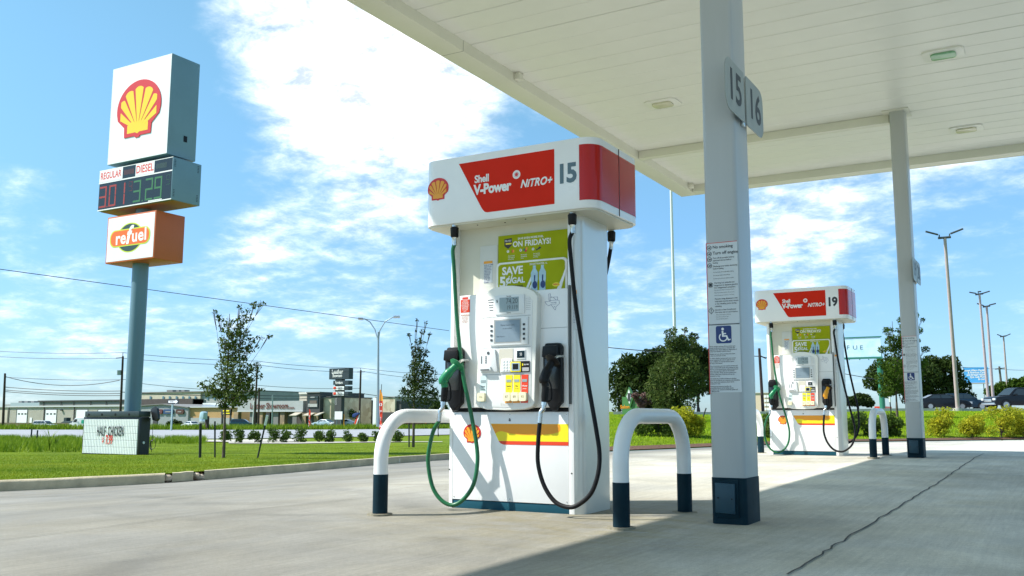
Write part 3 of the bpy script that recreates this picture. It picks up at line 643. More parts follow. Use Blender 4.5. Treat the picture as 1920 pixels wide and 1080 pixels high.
# ---------------------------------------------------------------- fuel dispenser (local origin: middle of the base)
def dispenser(loc, number, label, mirror_num):
    t = thing('fuel_dispenser', label, 'fuel pump', loc, 0, 'fuel pumps under the canopy')
    xl, xr, yf, yb = -.60, .575, -.27, .28
    # side pillars (slightly tapering, rounded), back and core
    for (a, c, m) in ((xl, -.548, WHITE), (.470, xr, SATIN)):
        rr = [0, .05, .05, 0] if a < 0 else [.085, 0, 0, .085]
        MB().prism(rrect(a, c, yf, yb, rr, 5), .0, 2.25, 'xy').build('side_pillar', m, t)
    MB().box(.4705, .512, yf-.003, yf+.02, .0, 2.2).build('pillar_trim', WHITE, t, bev=.001)
    MB().box(-.547, .469, -.19, .22, .08, 2.24).build('core', CREAM, t)
    MB().box(-.547, .469, .2205, .27, .08, .74).build('rear_door', WHITE, t, bev=.003)
    MB().box(-.547, .469, .2205, .26, .76, 1.66).build('rear_console', PLAS, t, bev=.01)
    # lower door, kick panel, gap
    ld = MB().box(-.545, .467, yf, yf+.04, .066, .735).build('lower_door', WHITE, t, bev=.002)
    MB().box(-.547, .469, yf+.006, yf+.03, .0, .062).build('kick_panel', BLUEK, t, bev=.001)
    MB().box(-.547, .469, yf+.03, -.19, .0, .78).build('shadow_gap', BLACK, t)
    MB().box(-.547, .469, yf-.012, yf+.02, .737, .757).build('drip_rail', BLACK, t)
    e = yf-.0022
    MB().prism([(-.198, .645), (.466, .645), (.466, .516), (-.128, .516)], e, e+.002).build('yellow_band', BYEL, ld, smooth=False)
    up = [(-.196, .643), (.36, .643)]+[(.395, .640), (.40, .625), (.40, .60), (.385, .585), (.33, .572), (.20, .562), (.08, .563), (-.02, .572), (-.10, .590), (-.135, .585), (-.155, .570)]
    MB().prism(up[::-1], e-.0008, e).build('orange_band', ORG, ld, smooth=False)
    MB().prism([(-.129, .5155), (.466, .5155), (.466, .489), (-.083, .489), (-.108, .497)][::-1], e, e+.002).build('red_band', BRED, ld, smooth=False)
    pecten(ld, -.367, e+.002, .570, .160, .150, AMB)
    text('maker_mark', 'a', .04, -.03, e, .678, DARKT, ld, .03)
    for u in (-.53, -.03, .45):
        for v in (.085, .715): MB().tube([(u, yf-.003, v), (u, yf, v)], .0045, 8).build('screw', CHROME, ld)
    for u in (-.573, .492): MB().tube([(u, yf-.005, .29), (u, yf, .29)], .006, 10).build('lock', BLACK, t)
    # upper niche: side plate, poster holder
    MB().box(-.35, -.185, -.20, -.1905, 1.66, 2.05).build('blank_plate', mat('blank_plate', (.66, .66, .60), .4), t, bev=.003)
    st = MB().box(-.312, -.232, -.2025, -.2005, 1.75, 1.925).build('sticker', DECAL, t)
    MB().box(-.312, -.232, -.2035, -.2026, 1.905, 1.925).build('sticker_band', AMB, st)
    join_texts('small_print', [(s_, .0125, -.309, -.2032, 1.893-.0125*i, .01, 'LEFT', .8) for i, s_ in enumerate(('AVISO: NO FUMAR', 'Apague el motor', 'antes de cargar', 'combustible. No', 'regrese al auto', 'mientras carga.', 'Descargue la', 'electricidad', 'estatica antes', 'de usar. Llene', 'solo envases', 'aprobados.'))], ICON, st)
    po = MB().box(-.175, .441, -.210, -.204, 1.66, 2.115).build('poster', LIME, t)
    y = -.2112
    text('headline', 'ON FRIDAYS!', .062, .128, y, 2.035, WT, po, .025, xs=.92)
    text('topline', 'SAVE EVEN MORE FUEL', .022, .118, y, 2.078, WT, po, .03)
    MB().prism([(-.118, 2.085), (-.05, 2.09), (-.048, 2.035), (-.083, 2.005), (-.118, 2.03)], y, y+.001).build('badge', mat('badge_black', (.03, .02, .02), .5), po)
    text('badge_word', 'FRI-YAY', .021, -.083, y-.0012, 2.068, WT, po, .02, xs=.8); MB().box(-.105, -.052, y-.0012, y, 2.040, 2.052).build('badge_bar', BYEL, po)
    for i, u in enumerate((-.085, .03, .14)):
        MB().prism(ell(u, 1.985, .011, .011, 14), y, y+.001).build('step_dot', WT, po, smooth=False); text('step_number', str(i+1), .018, u, y-.0012, 1.985, DARKT, po, .02)
        join_texts('small_print', [(s_, .0125, u+.002, y, 1.948-.0135*j, .01, 'LEFT', .85) for j, s_ in enumerate((('Scan or enter', 'your rewards', 'at the pump'), ('Buy any two', 'participating', 'items'), ('Save at pump', 'the next time', 'you fill up'))[i])], WT, po)
    for u, c_ in ((-.043, BRED), (-.035, ORG)): MB().box(u-.007, u+.008, y-.0005-(u+.05)*.01, y, 1.972, 1.995).build('pictogram', c_, po)
    for u, v, c_ in ((.062, 1.985, GNOZ), (.076, 1.978, REDP), (.084, 1.994, ORG)): MB().prism(ell(u, v, .009, .012, 10), y-.001-.0002*u, y).build('pictogram', c_, po)
    MB().prism([(.165, 1.968), (.185, 1.978), (.205, 1.983), (.212, 1.992), (.197, 2.0), (.18, 1.985), (.166, 1.98)], y-.0008, y).build('pictogram', DARKT, po)
    fr = rrect(-.178, .444, 1.60, 1.896, .035, 5); fi = rrect(-.160, .426, 1.59, 1.880, .028, 5)
    MB().prism(fr, -.232, -.212).build('poster_frame', PLAS, t, bev=.003)
    p2 = MB().prism(fi, -.2345, -.2325).build('lower_poster', LIME, t); y = -.2358
    for x0, zz in ((.05, 1.70), (.07, 1.67), (.33, 1.70), (.345, 1.74)):
        MB().prism([(x0, 1.60), (x0+.03, 1.60), (x0+.10, zz+.07), (x0+.085, zz+.07)], y+.0003-.0002*x0, y+.001).build('splash', WT, p2, smooth=False)
    text('poster_word', 'SAVE', .085, -.030, y, 1.823, WT, p2, .035, spacing=.98); text('poster_word', '5', .115, -.118, y, 1.735, WT, p2, .04)
    text('poster_word', '¢/', .085, -.06, y, 1.755, WT, p2, .03); text('poster_word', 'GAL', .062, .022, y, 1.745, WT, p2, .035)
    text('poster_note', 'WITH REWARDS', .022, -.02, y, 1.700, DARKT, p2, .02); text('bottle_note', 'SMARTWATER 1L', .020, .200, y, 1.862, WT, p2, .02)
    BOT = mat('bottle_print', (.42, .60, .70), .3, var=.2, vscale=20)
    for u in (.165, .235):
        q = MB().prism([(u-.012, 1.85), (u+.012, 1.85), (u+.013, 1.825), (u+.030, 1.795), (u+.030, 1.74), (u+.025, 1.72), (u+.026, 1.645), (u-.026, 1.645), (u-.025, 1.72), (u-.030, 1.74), (u-.030, 1.795), (u-.013, 1.825)][::-1], y-.001, y).build('bottle_picture', BOT, p2, smooth=False)
        MB().prism(ell(u+.004, 1.70, .021, .03, 14), y-.0018, y-.001).build('bottle_label', ICON, q, smooth=False)
        MB().prism([(u-.005, 1.73), (u+.006, 1.73), (u+.009, 1.775), (u-.002, 1.775)], y-.0018, y-.001).build('bottle_word', ICON, q, smooth=False)
    MB().prism(ell(.352, 1.69, .032, .016, 18), y-.001, y).build('seal', BYEL, p2, smooth=False); text('seal_word', 'PERKS', .018, .352, y-.0018, 1.69, REDT, p2, .02)
    # white front panel with its two nozzle recesses
    fp = MB().prism([(-.478, .765), (.482, .765), (.482, 1.648), (-.478, 1.648)], -.30, -.205).build('front_panel', WHITE, t, bev=.012, bseg=3)
    MB().box(.4825, .4965, -.295, -.19, .79, 1.67).build('panel_hinge', mat('hinge_grey', (.09, .10, .10), .5), t, bev=.003)
    MB().box(.255, .478, -.3012, -.30, 1.353, 1.357).build('panel_seam', mat('thin_seam', (.35, .36, .36), .6), fp)
    y = -.3012
    w = MB().box(-.465, -.378, y, y+.001, 1.512, 1.614).build('warning_sticker', BRED, t)
    join_texts('small_print', [(s_, .0118, -.422, y-.001, 1.604-.0118*i, .012, 'CENTER', .8) for i, s_ in enumerate(('WARNING', 'NO SMOKING', 'STOP ENGINE', 'GASOLINE VAPOR', 'IS FLAMMABLE', 'KEEP SPARKS', 'AND FLAME', 'AWAY'))], WT, w)
    MB().box(-.450, -.395, y, y+.001, 1.618, 1.634).build('warning_header', REDT, w)
    join_texts('small_print', [(s_, sz, -.422, y-.001, z, .012, 'CENTER', .9) for s_, sz, z in (('WARNING', .019, 1.490), ('No person shall', .0105, 1.476), ('fill any container', .0105, 1.465), ('not approved.', .0105, 1.454), ('Static sparks can', .0105, 1.443), ('ignite vapors.', .0105, 1.432))], mat('rust_print', (.4, .12, .05), .5), w)
    # outline map with a little tank-engine figure above it
    tx = [(.335, 1.585), (.335, 1.555), (.290, 1.555), (.305, 1.532), (.325, 1.522), (.340, 1.530), (.355, 1.515), (.370, 1.492), (.380, 1.490), (.383, 1.510), (.405, 1.528), (.413, 1.535), (.410, 1.558), (.385, 1.562), (.360, 1.585)]
    tl = MB()
    for (a0, a1), (b0, b1) in zip(tx, tx[1:]+tx[:1]):
        tl.tube([(a0, y, a1), (b0, y, b1)], .0011, 4)
    for pp in ([(.323, 1.612), (.338, 1.612), (.338, 1.592), (.352, 1.585), (.398, 1.585), (.398, 1.562), (.325, 1.562), (.323, 1.612)],):
        for (a0, a1), (b0, b1) in zip(pp, pp[1:]): tl.tube([(a0, y, a1), (b0, y, b1)], .0011, 4)
    mp_ = tl.build('map_sticker', ICON, t)
    join_texts('small_print', [('Texas weights', .011, .365, y, 1.545, 0, 'CENTER', .8), ('and measures', .010, .365, y, 1.533, 0, 'CENTER', .8), ('OK', .010, .372, y, 1.512, 0, 'CENTER', .8)], ICON, mp_)
    s3 = MB().box(.513, .545, yf-.0045, yf-.0032, 1.34, 1.63).build('narrow_sticker', DECAL, t)
    MB().box(.513, .545, yf-.0055, yf-.0046, 1.60, 1.63).build('sticker_band', ORG, s3)
    join_texts('small_print', [(s_, .008, .5145, yf-.0053, 1.555-.011*i, .01, 'LEFT', .8) for i, s_ in enumerate(('NO SMOKING', 'Fuel may', 'contain up', 'to 10%', 'ethanol.', 'E10', 'Attend the', 'nozzle at', 'all times.', 'Call 911', 'in case of', 'any fire', 'or spill.', 'Press the', 'stop', 'button.'))], ICON, s3)
    # central console, bulging: outline with an arched top, fronts stepped
    ou = [(-.278, .800), (-.255, .772), (-.18, .752), (-.02, .745), (.14, .752), (.215, .772), (.235, .800), (.262, 1.59), (.235, 1.628), (.15, 1.668), (.05, 1.686), (-.04, 1.690), (-.13, 1.676), (-.20, 1.645), (-.238, 1.61)]
    body = MB().prism(ou, -.365, -.24).build('console', PLAS, t, bev=.022, bseg=4)
    face = [(-.253, .800), (-.19, .775), (-.02, .765), (.15, .775), (.205, .805), (.222, 1.56), (.19, 1.595), (.08, 1.618), (-.08, 1.620), (-.165, 1.600), (-.205, 1.565)]
    MB().prism(face, -.368, -.364).build('console_face', mat('console_face', (.80, .80, .78), .38), body, bev=.002)
    y = -.369
    for z in (1.452, 1.218, 1.014): MB().box(-.222, .205, y-.0004, y+.002, z-.0018, z+.0018).build('face_seam', MATS['thin_seam'], body)
    lf = MB().box(-.103, .155, y-.008, y+.002, 1.468, 1.612).build('display_bezel', mat('bezel', (.74, .76, .76), .35), t, bev=.004)
    MB().box(-.062, .108, y-.0095, y-.007, 1.487, 1.597).build('price_display', LCD, lf)
    text('display_digits', '74.20', .058, .100, y-.0105, 1.566, mat('lcd_digits', (.08, .10, .11), .5), lf, 0, 'RIGHT', .95, xs=.85); text('display_digits', '19.119', .045, .100, y-.0105, 1.517, MATS['lcd_digits'], lf, 0, 'RIGHT', .95, xs=.85)
    text('dollar', '$', .028, -.083, y-.009, 1.572, DARKT, lf, .02); text('caption', 'This Sale', .012, .02, y-.009, 1.6045, DARKT, lf, .02); text('caption', 'Gallons', .012, .02, y-.009, 1.4785, DARKT, lf, .02)
    g = MB()
    for i in range(5): g.box(-.172+.004*i, -.122, y-.0006, y+.001, 1.585-.020*i, 1.590-.020*i)
    g.build('speaker_slots', DARKT, body, smooth=False); g = MB()
    for i in range(7): g.box(.165, .205, y-.0004, y+.001, 1.580-.014*i, 1.582-.014*i)
    g.build('vent_slots', MATS['thin_seam'], body, smooth=False)
    sf = MB().box(-.150, .188, y-.012, y+.002, 1.232, 1.442).build('screen_bezel', MATS['bezel'], t, bev=.006)
    MB().box(-.108, .130, y-.0135, y-.011, 1.250, 1.430).build('screen_rim', mat('rim_grey', (.35, .36, .35), .5), sf)
    MB().box(-.095, .120, y-.0145, y-.013, 1.258, 1.420).build('screen', SCRN, sf)
    join_texts('screen_words', [('Please Insert Card', .018, .012, y-.0152, 1.385, 0, 'CENTER', .9), ('or see cashier', .016, .012, y-.0152, 1.36, 0, 'CENTER', .9), ('Hablo Espanol', .014, -.085, y-.0152, 1.30, 0, 'LEFT', .9)], mat('screen_words', (.08, .11, .14), .5), sf)
    for u in (-.130, .155):
        for i in range(4): MB().box(u-.009, u+.009, y-.0165, y-.0115, 1.376-.036*i, 1.392-.036*i).build('soft_key', KEYG if u < 0 else DARKT, sf, bev=.001)
    # receipt and keypad row
    k = MB().prism([(-.232, 1.035), (-.232, 1.206), (-.098, 1.206), (-.075, 1.035)][::-1], y-.016, y+.001).build('speaker_unit', MATS['bezel'], t, bev=.004)
    MB().prism(ell(-.155, 1.178, .012, .012, 16), y-.0185, y-.015).build('call_button', KEYG, k)
    for u in (-.215, -.175):
        for i in range(4): MB().box(u-.005, u+.005, y-.0178, y-.0155, 1.100+.015*i, 1.110+.015*i).build('small_key', DARKT, k)
    MB().prism([(-.222, 1.045), (-.222, 1.075), (-.130, 1.075), (-.120, 1.045)][::-1], y-.035, y-.0165).build('slot_hood', MATS['bezel'], k, bev=.003)
    MB().box(-.212, -.135, y-.0362, y-.0345, 1.047, 1.055).build('receipt_slot', KEYG, k)
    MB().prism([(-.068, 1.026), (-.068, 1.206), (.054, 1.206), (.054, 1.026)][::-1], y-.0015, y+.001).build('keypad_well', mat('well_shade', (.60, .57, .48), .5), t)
    kp = MB().prism([(-.055, 1.030), (-.040, 1.130), (.05, 1.130), (.05, 1.030)][::-1], y-.008, y-.0016).build('keypad', MATS['bezel'], t, bev=.002)
    for r_ in range(4):
        for c_ in range(3): MB().box(-.032+.026*c_, -.014+.026*c_, y-.011, y-.0075, 1.040+.022*r_, 1.054+.022*r_).build('keypad_key', MATS['console_face'], kp, bev=.001)
    rb = MB().box(.084, .162, y-.004, y+.001, 1.125, 1.196).build('reader_plate', MATS['bezel'], t, bev=.002); MB().box(.090, .156, y-.006, y-.0035, 1.135, 1.188).build('contactless_reader', NAVY, rb, bev=.002)
    text('wave_mark', '·))', .03, .122, y-.007, 1.163, WT, rb)
    cr = MB().box(.033, .198, y-.006, y+.001, 1.026, 1.110).build('card_slot_unit', BLACK, t, bev=.003)
    MB().prism(rrect(.040, .128, 1.030, 1.106, .008, 3), y-.014, y-.006).build('card_slot_ring', BYEL, cr, bev=.002)
    MB().prism(rrect(.048, .120, 1.038, 1.098, .005, 3), y-.0155, y-.0135).build('card_slot_plate', CHROME, cr); MB().box(.060, .108, y-.017, y-.0152, 1.048, 1.090).build('card_slot', BLACK, cr)
    MB().box(.136, .194, y-.0075, y-.0058, 1.034, 1.062).build('card_label', mat('label_grey', (.4, .4, .4), .5), cr); MB().box(.134, .145, y-.0078, y-.0058, 1.074, 1.092).build('padlock_mark', BYEL, cr); text('card_word', 'SECURE', .012, .172, y-.0078, 1.083, WT, cr, .02)
    # grade buttons
    for (u, cm, nm, w1, w2) in ((-.208, mat('pale_tag', (.60, .72, .72), .4), 'DSL', 'Diesel', 'ultra low'), (.018, BYEL, '87', 'Regular', 'unleaded'), (.086, BYEL, '89', 'Plus', 'unleaded'), (.154, BRED, '93', 'V-Power', 'premium')):
        tg = MB().prism([(u-.028, .862), (u+.028, .862), (u+.032, 1.008), (u-.026, 1.008)], y-.0022, y+.001).build('grade_tag', cm, t)
        MB().box(u-.020, u+.022, y-.0040, y-.002, .955, .975).build('price_window', LCD, tg)
        join_texts('grade_words', [(w1, .017, u+.001, y-.0032, .925, .02, 'CENTER', .75), (w2, .011, u+.001, y-.0032, .905, .01, 'CENTER', .8)], WT if cm is BRED else DARKT, tg)
        MB().box(u-.032, u+.028, y-.0024, y+.001, .800, .861).build('tag_foot', BRED if cm is BRED else (ORG if cm is BYEL else MATS['pale_tag']), tg)
        kb = MB().prism(rrect(u-.036, u+.028, .812, .878, .014, 4), y-.030, y-.0025).build('grade_button', KNOB, t, bev=.007, bseg=3)
        text('grade_number', nm, .026 if nm != 'DSL' else .018, u-.004, y-.0308, .845, mat('button_number', (.30, .24, .12), .5), kb, .0)
    text('maker_word', 'Encore', .03, .0, y-.0008, .790, mat('faint_print', (.70, .68, .60), .5), body, .0, spacing=1.3)
    # nozzle boots
    for (u0, u1) in ((-.572, -.418), (.300, .452)):
        yb_ = -.302
        bt = MB().prism([(u0+.02, 1.238), (u1-.02, 1.238), (u1, 1.21), (u1, .80), (u1-.03, .775), (u1-.05, .742), (u0+.07, .742), (u0+.045, .775), (u0, .86), (u0, 1.19)][::-1], yb_-.055, yb_).build('nozzle_boot', BLACK, t, bev=.012)
        MB().prism([(u0+.012, 1.13), (u1-.012, 1.13), (u1-.014, 1.215), (u0+.02, 1.215)], yb_-.10, yb_-.052).build('boot_hood', BLACK, bt, bev=.012)
        MB().box(u0+.02, u1-.02, yb_-.058, yb_-.0545, .90, 1.12).build('boot_recess', mat('boot_shine', (.03, .033, .035), .2), bt, bev=.004)
    # valance
    zt, zb = 2.745, 2.212; hx0, hx1, hy0, hy1 = -.765, .775, -.42, .42
    hd = MB().prism(rrect(hx0, hx1, hy0, hy1, [.12, .12, .12, .12], 8), zb, zt, 'xy').build('valance', WHITE, t, bev=.006)
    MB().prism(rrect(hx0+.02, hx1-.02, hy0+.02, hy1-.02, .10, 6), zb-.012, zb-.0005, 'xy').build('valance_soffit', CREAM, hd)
    full = rrect(hx0, hx1, hy0, hy1, .12, 10)     # order: +x+y, -x+y, -x-y, +x-y corners
    path = [(.643, hy0)] + full[33:44] + full[0:11] + [(.643, hy1)]
    strip = MB(); n = len(path); vs = []
    for i, (px_, py_) in enumerate(path):
        a_, c_ = Vector(path[max(i-1, 0)]), Vector(path[min(i+1, n-1)]); d_ = (c_-a_).normalized(); nx, ny = d_.y*.0025, -d_.x*.0025
        for z_ in (2.27, 2.69): vs.append((px_+nx, py_+ny, z_))
    strip.add(vs, [(2*i, 2*i+2, 2*i+3, 2*i+1) for i in range(n-1)]).build('red_wrap', REDG, hd)
    MB().box(hx1+.001, hx1+.0045, -.004, .004, zb+.003, zt-.003).build('end_seam', mat('dark_seam', (.05, .01, .01), .6), hd)
    y = hy0-.0015
    MB().prism([(-.416, 2.687), (.437, 2.687), (.437, 2.266), (-.150, 2.266), (-.172, 2.272), (-.190, 2.290), (-.205, 2.312)][::-1], y, hy0-.0002).build('red_panel', RED, hd, smooth=False)
    pecten(hd, -.612, y+.001, 2.506, .200, .190, AMB)
    text('brand_words', 'Shell', .082, -.267, y-.001, 2.538, WT, hd, .03, 'LEFT', .95, xs=.92); text('brand_words', 'V-Power', .108, -.270, y-.001, 2.452, WT, hd, .045, 'LEFT', .97, xs=.88)
    text('brand_words', 'NiTRO+', .083, .146, y-.001, 2.450, WT, hd, .035, 'LEFT', 1.06, .3, xs=.86)
    MB().prism(ell(.112, 2.532, .034, .034, 24, 0, 358)+ell(.112, 2.532, .022, .022, 24, 358, 0), y-.001, y).build('burst_ring', WT, hd, smooth=False)
    star = [(.112+(.024 if i % 2 else .010)*cos(i*pi/9), 2.532+(.024 if i % 2 else .010)*sin(i*pi/9)) for i in range(18)]
    MB().prism(rrect(.088, .136, 2.508, 2.556, .023, 5), y-.0006, y).build('burst_disc', WT, hd, smooth=False); MB().prism(star, y-.0018, y-.001).build('burst_star', REDP, hd, smooth=False)
    text('pump_number', number, .200, .540, y, 2.480, GREYT if number == '15' else DARKT, hd, .038, 'CENTER', .92, xs=.90)
    for u, v in ((-.06, -.30), (.14, -.33), (-.30, -.32)): MB().tube([(u, v, zb-.016), (u, v, zb-.011)], .006, 8).build('soffit_screw', BLACK, hd)
    return t
d15 = dispenser((-3.60, 6.52, 0), '15', 'nearest white fuel pump with red valance numbered 15', '16')
d19 = dispenser((-3.67, 16.29, lotZ(-3.67, 16.29)), '19', 'farther white fuel pump with red valance numbered 19', '20')

# ---------------------------------------------------------------- hoses and nozzles (local to their pump)
def hose_thing(loc, label, path, noz, rub, nozm, gripm, spoutm, rz=0, r=.0158, loop=True, guardm=None):
    t = thing('fuel_hose', label, 'fuel hose', loc, rz, 'hoses with nozzles hanging on the pumps')
    top = Vector(path[0])
    MB().tube([top+Vector((0, 0, .055)), top+Vector((0, 0, .02)), top+Vector((0, 0, 0))], [.018, .024, .024], 12).build('swivel', CHROME, t)
    MB().tube([top+Vector((0, 0, .0)), top+Vector((0, 0, -.01)), top+Vector((.001, 0, -.075)), top+Vector((.001, 0, -.085))], [.026, .034, .032, .026], 14).build('breakaway', BLACK, t)
    MB().tube([top+Vector((.001, 0, -.085)), top+Vector((.003, 0, -.10)), top+Vector((.006, 0, -.15))], [.022, .017, .019], 12).build('ferrule', CHROME, t)
    pts = catmull([top+Vector((.006, 0, -.13))] + path[1:], 10)
    MB().tube(pts, r, 12).build('hose', rub, t, ang=60)
    # nozzle: end = path[-1] (hose cuff), rising to the spout which enters the boot
    e = Vector(path[-1]); gx, gy, gz = noz                     # splash guard centre
    MB().tube([e, e+Vector((.004, .002, .05))], [.019, .017], 12).build('cuff', CHROME, t)
    el = [e+Vector((.004, .002, .045)), e+Vector((.006, .004, .075)), e+Vector((.022, .012, .10)), e+Vector((.026, .016, .13))]
    MB().tube(catmull(el, 5), .017, 12).build('elbow', CHROME, t, ang=60)
    MB().tube([e+Vector((.026, .016, .125)), e+Vector((.027, .018, .155))], [.021, .020], 6).build('hex_nut', CHROME, t)
    g0 = e+Vector((.028, .019, .150)); g1 = g0+Vector((.010, 0, .11)); G_ = Vector((gx, gy, gz))
    MB().tube([g0, g0.lerp(g1, .3), g1], [.022, .026, .027], 14).build('grip', gripm, t)
    m1 = g1+Vector((-.006, -.012, .055)); b_ = MB().tube(catmull([g1, g1.lerp(m1, .6), m1, m1.lerp(G_, .5)+Vector((0, -.012, 0)), G_], 5), [.027]*5+[.037]*6+[.035]*5+[.028]*5, 14).build('nozzle_body', nozm, t, ang=60)
    dirv = Vector((.30, .62, .72)).normalized()
    MB().tube([G_-dirv*.016, G_-dirv*.006, G_+dirv*.002, G_+dirv*.008], [.026, .048, .064, .060], 24).build('splash_guard', guardm or nozm, t)
    sp = [G_+dirv*.01, G_+dirv*.05+Vector((0, .02, 0)), G_+dirv*.07+Vector((0, .09, -.01))]
    MB().tube(catmull(sp, 5), .011, 10).build('spout', CHROME, t)
    lv = [m1+Vector((.02, .03, .0)), m1+Vector((.035, .045, -.06)), g0+Vector((.035, .04, .02)), g0+Vector((.01, .02, .0))]
    MB().tube(catmull(lv, 5), .006, 6).build('lever_guard', BLACK, t)
    return t
def hp_(px, py, y): q = AY(px, py, 6.52+y); return (q.x+3.60, y, q.z)
h1 = [(-.478, -.38, 2.19)]+[hp_(*q) for q in ((849, 470, -.385), (851, 500, -.38), (857, 600, -.365), (868, 700, -.365), (880, 760, -.37), (893, 830, -.385), (895, 870, -.40), (887, 910, -.42), (868, 937, -.44), (848, 947, -.455), (828, 938, -.47), (812, 915, -.48), (804, 880, -.485), (803.5, 850, -.49), (812, 810, -.495), (823, 790, -.50))]
h2 = [(.553, -.36, 2.19)]+[hp_(*q) for q in ((1068, 450, -.37), (1070, 480, -.38), (1078, 560, -.39), (1090, 640, -.41), (1103, 720, -.43), (1117, 800, -.46), (1124, 850, -.48), (1121, 890, -.50), (1108, 925, -.51), (1085, 946, -.51), (1065, 951, -.51), (1040, 940, -.505), (1020, 910, -.50), (1009, 870, -.50), (1009, 830, -.50), (1012, 793, -.50))]
hoseA = hose_thing((-3.60, 6.52, 0), 'green hose with green nozzle on the left of the nearest pump', h1, (-.405, -.44, 1.092), GRUB, GNOZ, BLACK, CHROME)
hoseB = hose_thing((-3.60, 6.52, 0), 'black hose with black nozzle on the right of the nearest pump', h2, (.425, -.44, 1.098), RUB, BLACK, BLACK, CHROME)
L19 = (-3.67, 16.29, lotZ(-3.67, 16.29))
dup(hoseA, L19, 'green hose with green nozzle on the left of the farther pump')
hose_thing(L19, 'black hose with orange nozzle on the right of the farther pump', h2, (.425, -.44, 1.098), RUB, ONOZ, BLACK, CHROME, guardm=BLACK)
r15 = [(-.535, -.39, 2.19), (-.51, -.36, 1.9), (-.42, -.34, 1.5), (-.34, -.36, 1.0), (-.30, -.40, .6), (-.26, -.42, .3), (-.16, -.42, .16), (-.04, -.42, .2), (0, -.42, .4), (.0, -.44, .66)]
hose_thing((-3.60, 6.52, 0), 'rear hose of the nearest pump, only its top coupling showing', r15, (.06, -.40, 1.09), RUB, BLACK, BLACK, CHROME, rz=pi)
r19 = [(-.535, -.39, 2.19), (-.54, -.42, 1.9), (-.58, -.46, 1.5), (-.64, -.50, 1.1), (-.69, -.52, .8), (-.70, -.52, .5), (-.66, -.50, .32), (-.55, -.46, .2), (-.40, -.44, .2), (-.30, -.42, .35), (-.27, -.42, .66)]
hose_thing(L19, 'dark rear hose hanging behind the right edge of the farther pump', r19, (-.20, -.40, 1.09), RUB, BLACK, BLACK, CHROME, rz=pi)
# ---------------------------------------------------------------- tall price sign
base = G(236, 856, 30.0); SY = base.y
def fx(px, py): q = AY(px, py, SY-.42); return q.x-base.x, q.z-base.z
sg = thing('price_sign', 'tall pole sign with white shell cabinet, fuel prices and orange cabinet', 'sign', base)
MB().tube([(0, .15, -.1), (0, .15, 12.0)], .255, 32).build('pole', POLE, sg)
def cab(name, l, r, top, bot, depth, m_side, m_face, inset, m_bot=None):
    b = MB().box(l, r, -.42, -.42+depth, bot, top).build(name, m_side, sg, bev=.02)
    f = MB().box(l+inset, r-inset, -.425, -.4205, bot+inset, top-inset).build('face', m_face, b); return b, f
l, _ = fx(201, 303); r, top = fx(323, 99.5); _, bot = fx(313.5, 287.5); l2, tl = fx(213, 132)
l = (l+l2)/2
r = (r+fx(313.5, 287.5)[0])/2
b1, f1 = cab('emblem_cabinet', l, r, top, bot, 1.15, CABG, SWHITE, .012)
ex, ez = fx(261, 203); pecten(f1, ex, -.4255, ez, fx(302, 200)[0]-fx(221, 200)[0], 2.02, YEL, .02)
MB().box(r+.001, r+.012, .2, .34, bot+.55, bot+.75).build('side_latch', BLACK, b1)
l, _ = fx(183, 398); r, top = fx(325, 293.5); _, bot = fx(321, 373.5); r = (r+fx(321, 373.5)[0])/2; l = (l+fx(187, 323)[0])/2
b2, f2 = cab('price_cabinet', l, r, top, bot, 1.15, CABG, mat('price_black', (.008, .014, .018), .25), .03)
MB().box(l, r, -.4255, -.4212, bot, bot+.035).box(l, r, -.4255, -.4212, top-.02, top).build('face_frame', WT, b2)
MB().box(l+.02, r-.02, -.30, .65, bot-.012, bot-.001).build('underside', mat('rusty_underside', (.40, .20, .07), .6), b2)
hh = top-bot; ws = (r-l)
for (a, c, word) in ((0.0, .33, 'REGULAR'), (.505, .76, 'DIESEL')):
    q = MB().box(l+a*ws+.01, l+c*ws, -.4285, -.4256, top-.30*hh, top-.02).build('grade_label', SWHITE, f2)
    text('grade_word', word, .36 if word == 'DIESEL' else .33, l+(a+c)/2*ws, -.4292, top-.16*hh, REDT, q, .02, xs=.80 if word == 'DIESEL' else .74)
MB().box(l, r, -.4288, -.4256, top-.335*hh, top-.305*hh).build('white_rule', WT, f2)
def seg7(d, x, z, w, h, th, m, parent):
    on = {'0': 'abcdef', '1': 'bc', '2': 'abged', '3': 'abgcd', '9': 'abcdfg'}[d]; b = MB(); y0, y1 = -.4275, -.4257
    R = {'a': (x, x+w, z+h-th, z+h), 'g': (x, x+w, z+h/2-th/2, z+h/2+th/2), 'd': (x, x+w, z, z+th), 'b': (x+w-th, x+w, z+h/2, z+h), 'c': (x+w-th, x+w, z, z+h/2), 'f': (x, x+th, z+h/2, z+h), 'e': (x, x+th, z, z+h/2)}
    for i, s_ in enumerate(on): u0, u1, v0, v1 = R[s_]; b.box(u0+.012, u1-.012, y0-.0001*i, y1, v0+.012, v1-.012)
    b.build('digit', m, parent, smooth=False)
PRR = mat('led_red', (.28, .02, .012), .5, emit=(.8, .04, .02, .03)); PRG = mat('led_green', (.02, .14, .045), .5, emit=(.02, .25, .08, .03))
dh = .54*hh; z0 = bot+.06*hh
for d, u, m in (('3', .015, PRR), ('0', .150, PRR), ('1', .275, PRR), ('3', .49, PRG), ('2', .65, PRG), ('9', .77, PRG)): seg7(d, l+u*ws, z0, .105*ws, dh, .085, m, f2)
seg7('9', l+.425*ws, z0+dh*.55, .05*ws, dh*.45, .03, PRR, f2); seg7('9', l+.925*ws, z0+dh*.55, .05*ws, dh*.45, .03, PRG, f2)
for u, m in ((.130, PRR), (.615, PRG)): MB().box(l+u*ws, l+u*ws+.045, -.4275, -.4257, z0, z0+.05).build('decimal_point', m, f2)
